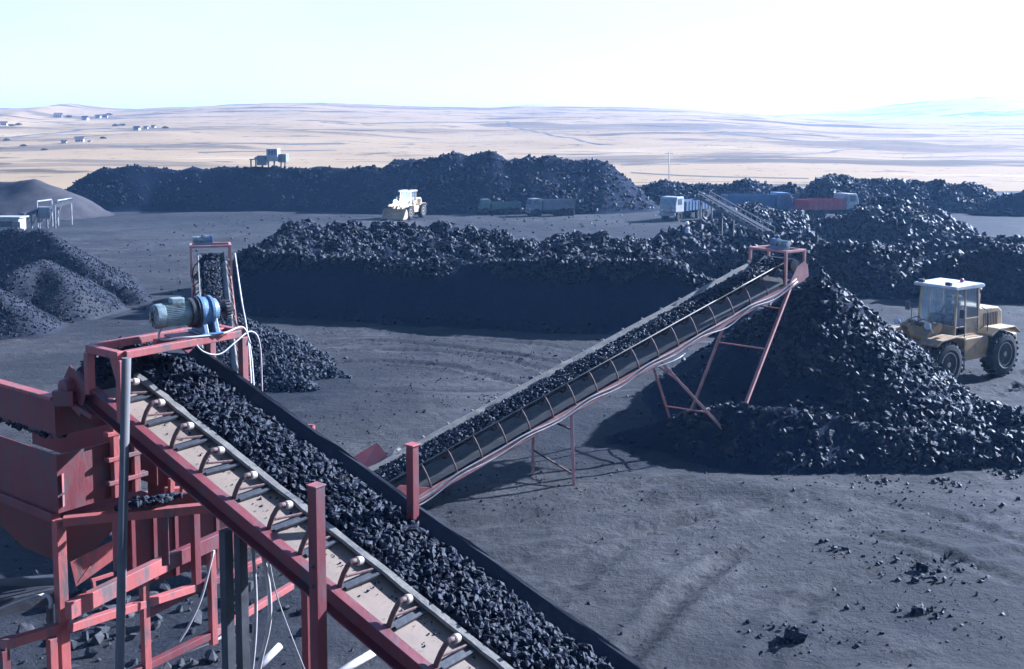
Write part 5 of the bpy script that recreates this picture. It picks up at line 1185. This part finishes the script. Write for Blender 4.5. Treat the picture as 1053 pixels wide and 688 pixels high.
# worker standing on the rubble
wp = at(706, 255, 71.0)
st = [(0, 0, .95), (0, 0, 1.2), (0, 0, 1.42), (0, 0, 1.52), (.01, 0, 1.62), (.02, 0, 1.72), (0, .2, 1.40), (.03, .26, 1.12), (.1, .25, .88), (.12, .25, .79), (0, -.2, 1.40), (.03, -.27, 1.12), (.12, -.24, .90), (.14, -.24, .8),
      (0, .1, .9), (.03, .12, .5), (0, .13, .08), (.13, .14, .04), (0, -.1, .9), (.06, -.13, .5), (.04, -.15, .08), (.17, -.16, .04)]
sr2 = [.14, .14, .15, .06, .095, .09, .075, .055, .042, .04, .075, .055, .042, .04, .105, .075, .055, .045, .105, .075, .055, .045]
se2 = [(0, 1), (1, 2), (2, 3), (3, 4), (4, 5), (2, 6), (6, 7), (7, 8), (8, 9), (2, 10), (10, 11), (11, 12), (12, 13), (0, 14), (14, 15), (15, 16), (16, 17), (0, 18), (18, 19), (19, 20), (20, 21)]
wk = person('person', st, sr2, se2, (wp.x, wp.y, wp.z - .02), R(-70), 'worker in dark clothes and a pale helmet standing on the rubbly coal', 'cloth_dark')
mb = LB(); mb.lathe((.02, 0, 1.66), (0, 0, 1), [(0, .15), (.015, .13), (.08, .12), (.14, .06), (.15, .01)], 14); mb.build('helmet', 'hard_hat', wk)
mb = LB(); mb.lathe((.05, 0, 1.56), (.1, 0, 1), [(0, .05), (.03, .085), (.1, .09), (.12, .04)], 12); mb.build('face', 'skin', wk)
mb = LB(); mb.lathe((.0, 0, 1.02), (0, 0, 1), [(0, .17), (.02, .19), (.2, .18), (.34, .2), (.4, .12)], 14); mb.build('vest', 'cloth_light', wk)

# ------------------------------------------------------------------ distant machines and trucks
q = gz(419, 224); fl_ = wheel_loader('wheel_loader', (q.x, q.y, 0), R(-112), 'distant pale wheel loader with glaring headlights, just above the main stockpile', 'loader_cream', 'loader_cream', True); fl_.scale = (.84, .84, .84)
def truck(loc, rz, label, cabm, bedm, sc=1.0, box=False):
    t = empty('dump_truck', loc, (0, 0, rz), label, 'truck')
    def Bx(name, lo, hi, m, bev=.03, par=None):
        mb = LB(); mb.box(Vector(lo) * sc, Vector(hi) * sc); return mb.build(name, m, par or t, bev)
    Bx('chassis', (-3.9, -.45, .75), (3.6, .45, 1.05), 'dark_steel')
    mb = LB(); p = [(2.0, 1.06), (3.9, 1.06), (3.95, 1.9), (3.6, 2.95), (2.1, 2.98), (2.0, 2.6)]; n = len(p)
    mb.add([Vector((x, y, z)) * sc for y in (-1.2, 1.2) for x, z in p], [tuple(range(n)), tuple(reversed(range(n, 2 * n)))] + [(i, (i + 1) % n, (i + 1) % n + n, i + n) for i in range(n)])
    c = mb.build('cab', cabm, t, .06)
    mb = LB(); mb.plate([Vector((3.955, -1.05, 1.98)) * sc, Vector((3.955, 1.05, 1.98)) * sc, Vector((3.70, 1.0, 2.75)) * sc, Vector((3.70, -1.0, 2.75)) * sc], -.02); mb.build('windscreen', 'glass', c)
    for s in (-1, 1):
        Bx('side_window', (2.5, s * 1.21 - .01, 2.0), (3.4, s * 1.21 + .01, 2.7), 'glass', 0, c); Bx('headlight', (3.93, s * .85 - .16, 1.2), (3.98, s * .85 + .16, 1.42), 'cab_white', .01, c)
    Bx('bumper', (3.9, -1.2, .6), (4.1, 1.2, 1.0), cabm, .04, c)
    mb = LB(); zt_ = 2.75 if box else 2.35
    o_ = [(-3.95, -1.22), (1.75, -1.22), (1.75, 1.22), (-3.95, 1.22)]; i_ = [(-3.87, -1.14), (1.67, -1.14), (1.67, 1.14), (-3.87, 1.14)]
    v = [Vector((x, y, z)) * sc for z, L_ in ((1.15, o_), (zt_, o_), (zt_, i_), (1.3, i_)) for x, y in L_]
    f = [(3, 2, 1, 0)] + [(a * 4 + i, a * 4 + (i + 1) % 4, a * 4 + 4 + (i + 1) % 4, a * 4 + 4 + i) for a in range(3) for i in range(4)] + [(12, 13, 14, 15)]
    mb.add(v, f)
    for k in range(8):
        for s in (-1, 1): mb.beam(Vector((-3.7 + k * .75, s * 1.245, 1.16)) * sc, Vector((-3.7 + k * .75, s * 1.245, zt_ - .02)) * sc, .08, .05, (0, 1, 0))
    mb.build('cargo_bed', bedm, t)
    for x in (2.9, -1.7, -3.0):
        for s in (-1, 1):
            mb = LB(); mb.lathe(Vector((x, s * .95 - s * .17, .52)) * sc, (0, s, 0), [(0, .3), (.02, .48), (.06, .52), (.28, .52), (.32, .46), (.3, .28), (.22, .26), (.24, .1)], 20); w_ = mb.build('wheel', 'tyre', t)
            mb = LB(); mb.lathe(Vector((x, s * .95 + s * .05, .52)) * sc, (0, s, 0), [(0, .2), (.03, .24), (.05, .1), (.1, .02)], 14); mb.build('rim', 'grey_steel', w_)
    return t
def onz(px, py, Y): p = at(px, py, Y); return p
q = gz(854, 228); truck((q.x, 104, .25), R(24), 'red dump truck with a white cab parked below the skyline coal heaps', 'dusty_white', 'truck_red', .80)
q = gz(566, 222); truck((q.x, q.y, 0), R(200), 'dusty grey truck with a pale cab edge parked in front of the tall stockpile', 'truck_grey', 'truck_grey', .62, True)
q = gz(514, 220.5); truck((q.x, q.y, 0), R(190), 'dull green truck at the left of the parked pair before the tall stockpile', 'truck_green', 'truck_green', .55)
q = gz(704, 225); truck((q.x, q.y, 0), R(228), 'blue truck with a pale cab roof beside the thin distant conveyor', 'dusty_white', 'truck_blue', .78)

q = gz(778, 222); truck((at(778, 218, 106).x, 106, .1), R(8), 'dark blue-grey truck between the thin distant conveyor and the red truck', 'truck_blue', 'truck_blue', .85, True)
# thin far conveyor
def far_conv(p0, p1, label, wd=.9, legs=3):
    d = p1 - p0; t = empty('belt_conveyor', (p1.x, p1.y, 0), label=label, cat='conveyor'); sd = norm((d.y, -d.x, 0)) * wd / 2
    for s in (-1, 1):
        mb = MB(); mb.beam(p0 + sd * s, p1 + sd * s, .09, .2); mb.beam(p0 + sd * s + Vector((0, 0, .45)), p1 + sd * s + Vector((0, 0, .45)), .06, .06); n = 12
        for k in range(n + 1):
            q = p0.lerp(p1, k / n) + sd * s; mb.beam(q, q + Vector((0, 0, .45)), .045, .045)
        mb.build('truss_side', 'grey_steel', t)
    mb = MB(); mb.beam(p0 + Vector((0, 0, .2)), p1 + Vector((0, 0, .2)), wd * .8, .03); mb.build('belt', 'belt_rubber', t)
    for k in range(legs):
        for s in (-1, 1):
            q = p0.lerp(p1, .04 + .36 * k) + sd * s; mb = MB(); mb.beam(Vector((q.x, q.y, 0)), q, .09, .09); mb.build('leg', 'grey_steel', t)
    return t
far_conv(at(724, 203, 79), at(790, 241, 70), 'thin distant pale conveyor slanting down right past the blue truck')
# screening plant, far left
sp = empty('screening_plant', (at(45, 230, 96).x, 96, 0), label='small screening plant with two pale portal frames before the brownish spoil heap', cat='screening plant')
def portal(x0, x1, yt, yb, Y, dy):
    mb = MB(); a, b_ = at(x0, yt + 2, Y), at(x1, yt, Y + dy); mb.beam(a, b_, .11, .11)
    for q in (a, b_): mb.beam(Vector((q.x, q.y, 0)), q - Vector((0, 0, .09)), .09, .09, (1, 0, 0))
    mb.build('portal_frame', 'dusty_white', sp)
portal(38, 53, 205, 230, 96, 1.5); portal(59, 73, 204, 228, 98, 1.5)
mb = MB(); mb.beam(at(22, 221, 95), at(75, 206, 99), .9, .3); mb.build('belt_deck', 'dark_steel', sp)
mb = MB()
for k in range(5):
    q = at(24 + k * 8, 221 - k * 2.4, 95.5); mb.beam(Vector((q.x, q.y, 0)), q, .12, .12, (1, 0, 0)); q2 = at(32 + k * 8, 218 - k * 2.4, 96); mb.beam(Vector((q.x, q.y, .2)), q2, .08, .08)
mb.build('trestle', 'truck_grey', sp)
mb = MB(); mb.hexa([Vector((at(x, 215, Y).x, Y, z)) for z in (.9, 1.9) for x, Y in ((40, 95.5), (51, 95.5), (51, 97), (40, 97))]); mb.build('screen_box', 'truck_grey', sp)
# shed
sh = empty('site_shed', (at(10, 232, 92).x, 92, 0), label='low white site shed at the far left edge, beside the screening plant', cat='shed')
a, b_ = at(-8, 226, 91), at(19, 226, 91); zt_ = at(0, 224.5, 91).z
mb = MB(); mb.box((a.x, 91, 0), (b_.x, 92.4, zt_)); mb.build('wall', 'dusty_white', sh)
mb = MB(); mb.hexa([Vector((x, y, z)) for z in (zt_ + .005, zt_ + .12) for x, y in ((a.x - .2, 90.8), (b_.x + .2, 90.8), (b_.x + .2, 92.6), (a.x - .2, 92.6))]); mb.build('roof', 'dusty_white', sh)
for px in (2, 9):
    q = at(px, 224, 91); mb = MB(); mb.box((q.x - .3, 90.97, zt_ - .75), (q.x + .3, 90.995, zt_ - .25)); mb.build('window', 'dark_steel', sh)
mb = MB(); q = at(17, 228, 91); mb.box((q.x - .3, 90.97, 0), (q.x + .3, 90.995, zt_ - .3)); mb.build('door', 'truck_grey', sh)
# plant on the long far heap
rp = at(278, 171, 121); pl = empty('crushing_plant', (rp.x, 121, 4.0), label='crushing plant with pale bins standing on top of the long far stockpile', cat='crushing plant')
def pb(name, x0, x1, y0, y1, m, Y=121, dep=1.6):
    a, b_ = at(x0, y1, Y), at(x1, y0, Y); mb = MB(); mb.box((a.x, Y, a.z), (b_.x, Y + dep, b_.z)); return mb.build(name, m, pl, .05)
pb('bin', 264, 273, 160, 170, 'truck_grey'); pb('bin', 286, 294, 158.5, 167, 'truck_grey'); tw = pb('tower', 274, 285, 153, 166, 'dusty_white', 120.6)
for k in range(3):
    a, b_ = at(276 + k * 3, 159, 120.5), at(277.6 + k * 3, 154.5, 120.5); mb = MB(); mb.box((a.x, 120.5, a.z), (b_.x, 120.58, b_.z)); mb.build('opening', 'truck_blue', tw)
mb = MB(); mb.beam(at(257, 164, 121), at(266, 163.5, 121), .5, .12); mb.beam(at(262, 163, 121.5), at(290, 160.5, 121.5), .3, .3); mb.build('gantry', 'truck_grey', pl)
mb = MB()
for px in (258, 263, 270, 276, 282, 289, 293):
    q = at(px, 164, 121.4); mb.beam(Vector((q.x, q.y, 3.9)), q, .14, .14, (1, 0, 0))
mb.build('support_legs', 'truck_grey', pl)
# thin poles in the grassland
for px, yt, yb, Y, lab in ((688, 156, 187, 142, 'tall thin pale pole at the edge of the dry grassland'), (301, 0, 0, 0, None)):
    if lab is None: continue
    b_ = gz(px, 189.5); Y = b_.y; a = at(px, yt, Y); o = empty('utility_pole', (b_.x, b_.y, 0), label=lab, cat='pole')
    mb = MB(); mb.tube([(b_.x, b_.y, 0), a], .09, 8); mb.build('shaft', 'plaster', o); mb = MB(); mb.beam(a + Vector((-.7, 0, -.3)), a + Vector((.7, 0, -.3)), .08, .08); mb.build('crossarm', 'plaster', o)
# hamlet on the slope
hs = [(60, 121, 7, 'white house beside a dark shrub, left end of the upper row'), (88, 123.5, 6, 'small white house in the middle of the upper row on the slope'), (101, 121.5, 5, 'small white house right of the middle in the upper row'), (108, 121, 5, 'white house at the right end of the upper row'),
      (141, 134, 6, 'dark-roofed house of the middle row, left of its pair'), (150, 132.5, 4, 'tiny pale house right of the dark-roofed one'), (158, 131.5, 4, 'tiny white house at the right of the middle row'), (66, 147.5, 5, 'tan house at the left of the lower row'), (82, 146, 8, 'long low house in the lower row, dark front'), (92, 146.5, 3, 'tiny shed at the right of the long low house'), (4, 129, 6, 'white house at the left edge of the slope')]
for px, py, wpx, lab in hs:
    p = on_hill(px, py); sc_ = wpx * p.y / F; t = empty('house', p, (0, 0, R(random.uniform(-20, 20))), lab, 'house', 'houses on the slope')
    w2, d2, h2 = sc_ / 2, sc_ * .32, sc_ * .42
    mb = LB(); mb.box((-w2, -d2, -1.0), (w2, d2, h2)); mb.build('wall', 'plaster', t)
    mb = LB(); e = .12 * sc_; mb.add([Vector(v) for v in ((-w2 - e, -d2 - e, h2 - .02), (w2 + e, -d2 - e, h2 - .02), (w2 + e, d2 + e, h2 - .02), (-w2 - e, d2 + e, h2 - .02), (-w2 - e, 0, h2 + .3 * sc_), (w2 + e, 0, h2 + .3 * sc_))], [(0, 1, 5, 4), (2, 3, 4, 5), (0, 4, 3), (1, 2, 5), (3, 2, 1, 0)]); mb.build('roof', 'roof_tile', t)
    for k in (-.5, .1, .6):
        mb = LB(); mb.box((w2 * k - .07 * sc_, -d2 - .02, h2 * .25), (w2 * k + .07 * sc_, -d2 - .005, h2 * .75)); mb.build('window', 'dark_steel', t)
tr = [(59, 120, 'dark shrub by the left house of the upper row'), (71, 121, 'dark shrub between the upper houses'), (12, 130, 'dark shrub near the left edge of the slope'), (19, 129, 'dark shrub second from the left edge'), (119, 130, 'dark shrub left of the pair above the middle row'), (126, 129.6, 'dark shrub right of the pair above the middle row'), (106, 143, 'dark shrub above the lower row of houses'), (24, 151, 'lone dark shrub at the lower left of the slope'), (46, 155, 'lone dark shrub below the lower row'), (170, 132.5, 'dark shrub right of the middle row'), (112, 119, 'dark hedge clump behind the upper row'), (7, 145, 'low dark shrub on the left slope')]
for i, (px, py, lab) in enumerate(tr):
    p = on_hill(px, py); s_ = p.y / F * 2.2; r_ = np.random.default_rng(200 + i); t = empty('shrub', p, label=lab, cat='shrub', group='shrubs on the slope')
    n = 130; q = r_.normal(size=(n, 3)); q /= np.linalg.norm(q, axis=1)[:, None]; q *= r_.random(n)[:, None] ** .4 * np.array([1.7, 1.0, .85]) * s_; q[:, 2] = np.abs(q[:, 2]) * 1.1 + .3 * s_
    V, Fc = lumps(q, r_.uniform(.12, .26, n) * s_, 300 + i); o = np_mesh('crown', V, Fc, 'shrub', t)
    mb = LB(); mb.tube([(0, 0, -.3), (0.05 * s_, 0, .5 * s_)], .12 * s_, 6, taper=.6); mb.build('trunk', 'rust', t)

for o in list(bpy.data.objects):
    b_ = o.name.split('.')[0]
    if b_ in ('cross_member', 'support_legs', 'trestle', 'discharge_belts', 'spring_seat', 'axles', 'handrails', 'hydraulic_hoses', 'step_ladder_x'):
        split_islands(o, {'support_legs': 'support_leg', 'trestle': 'trestle_leg', 'discharge_belts': 'discharge_belt', 'axles': 'axle', 'handrails': 'handrail', 'hydraulic_hoses': 'hydraulic_hose'}.get(b_, b_))
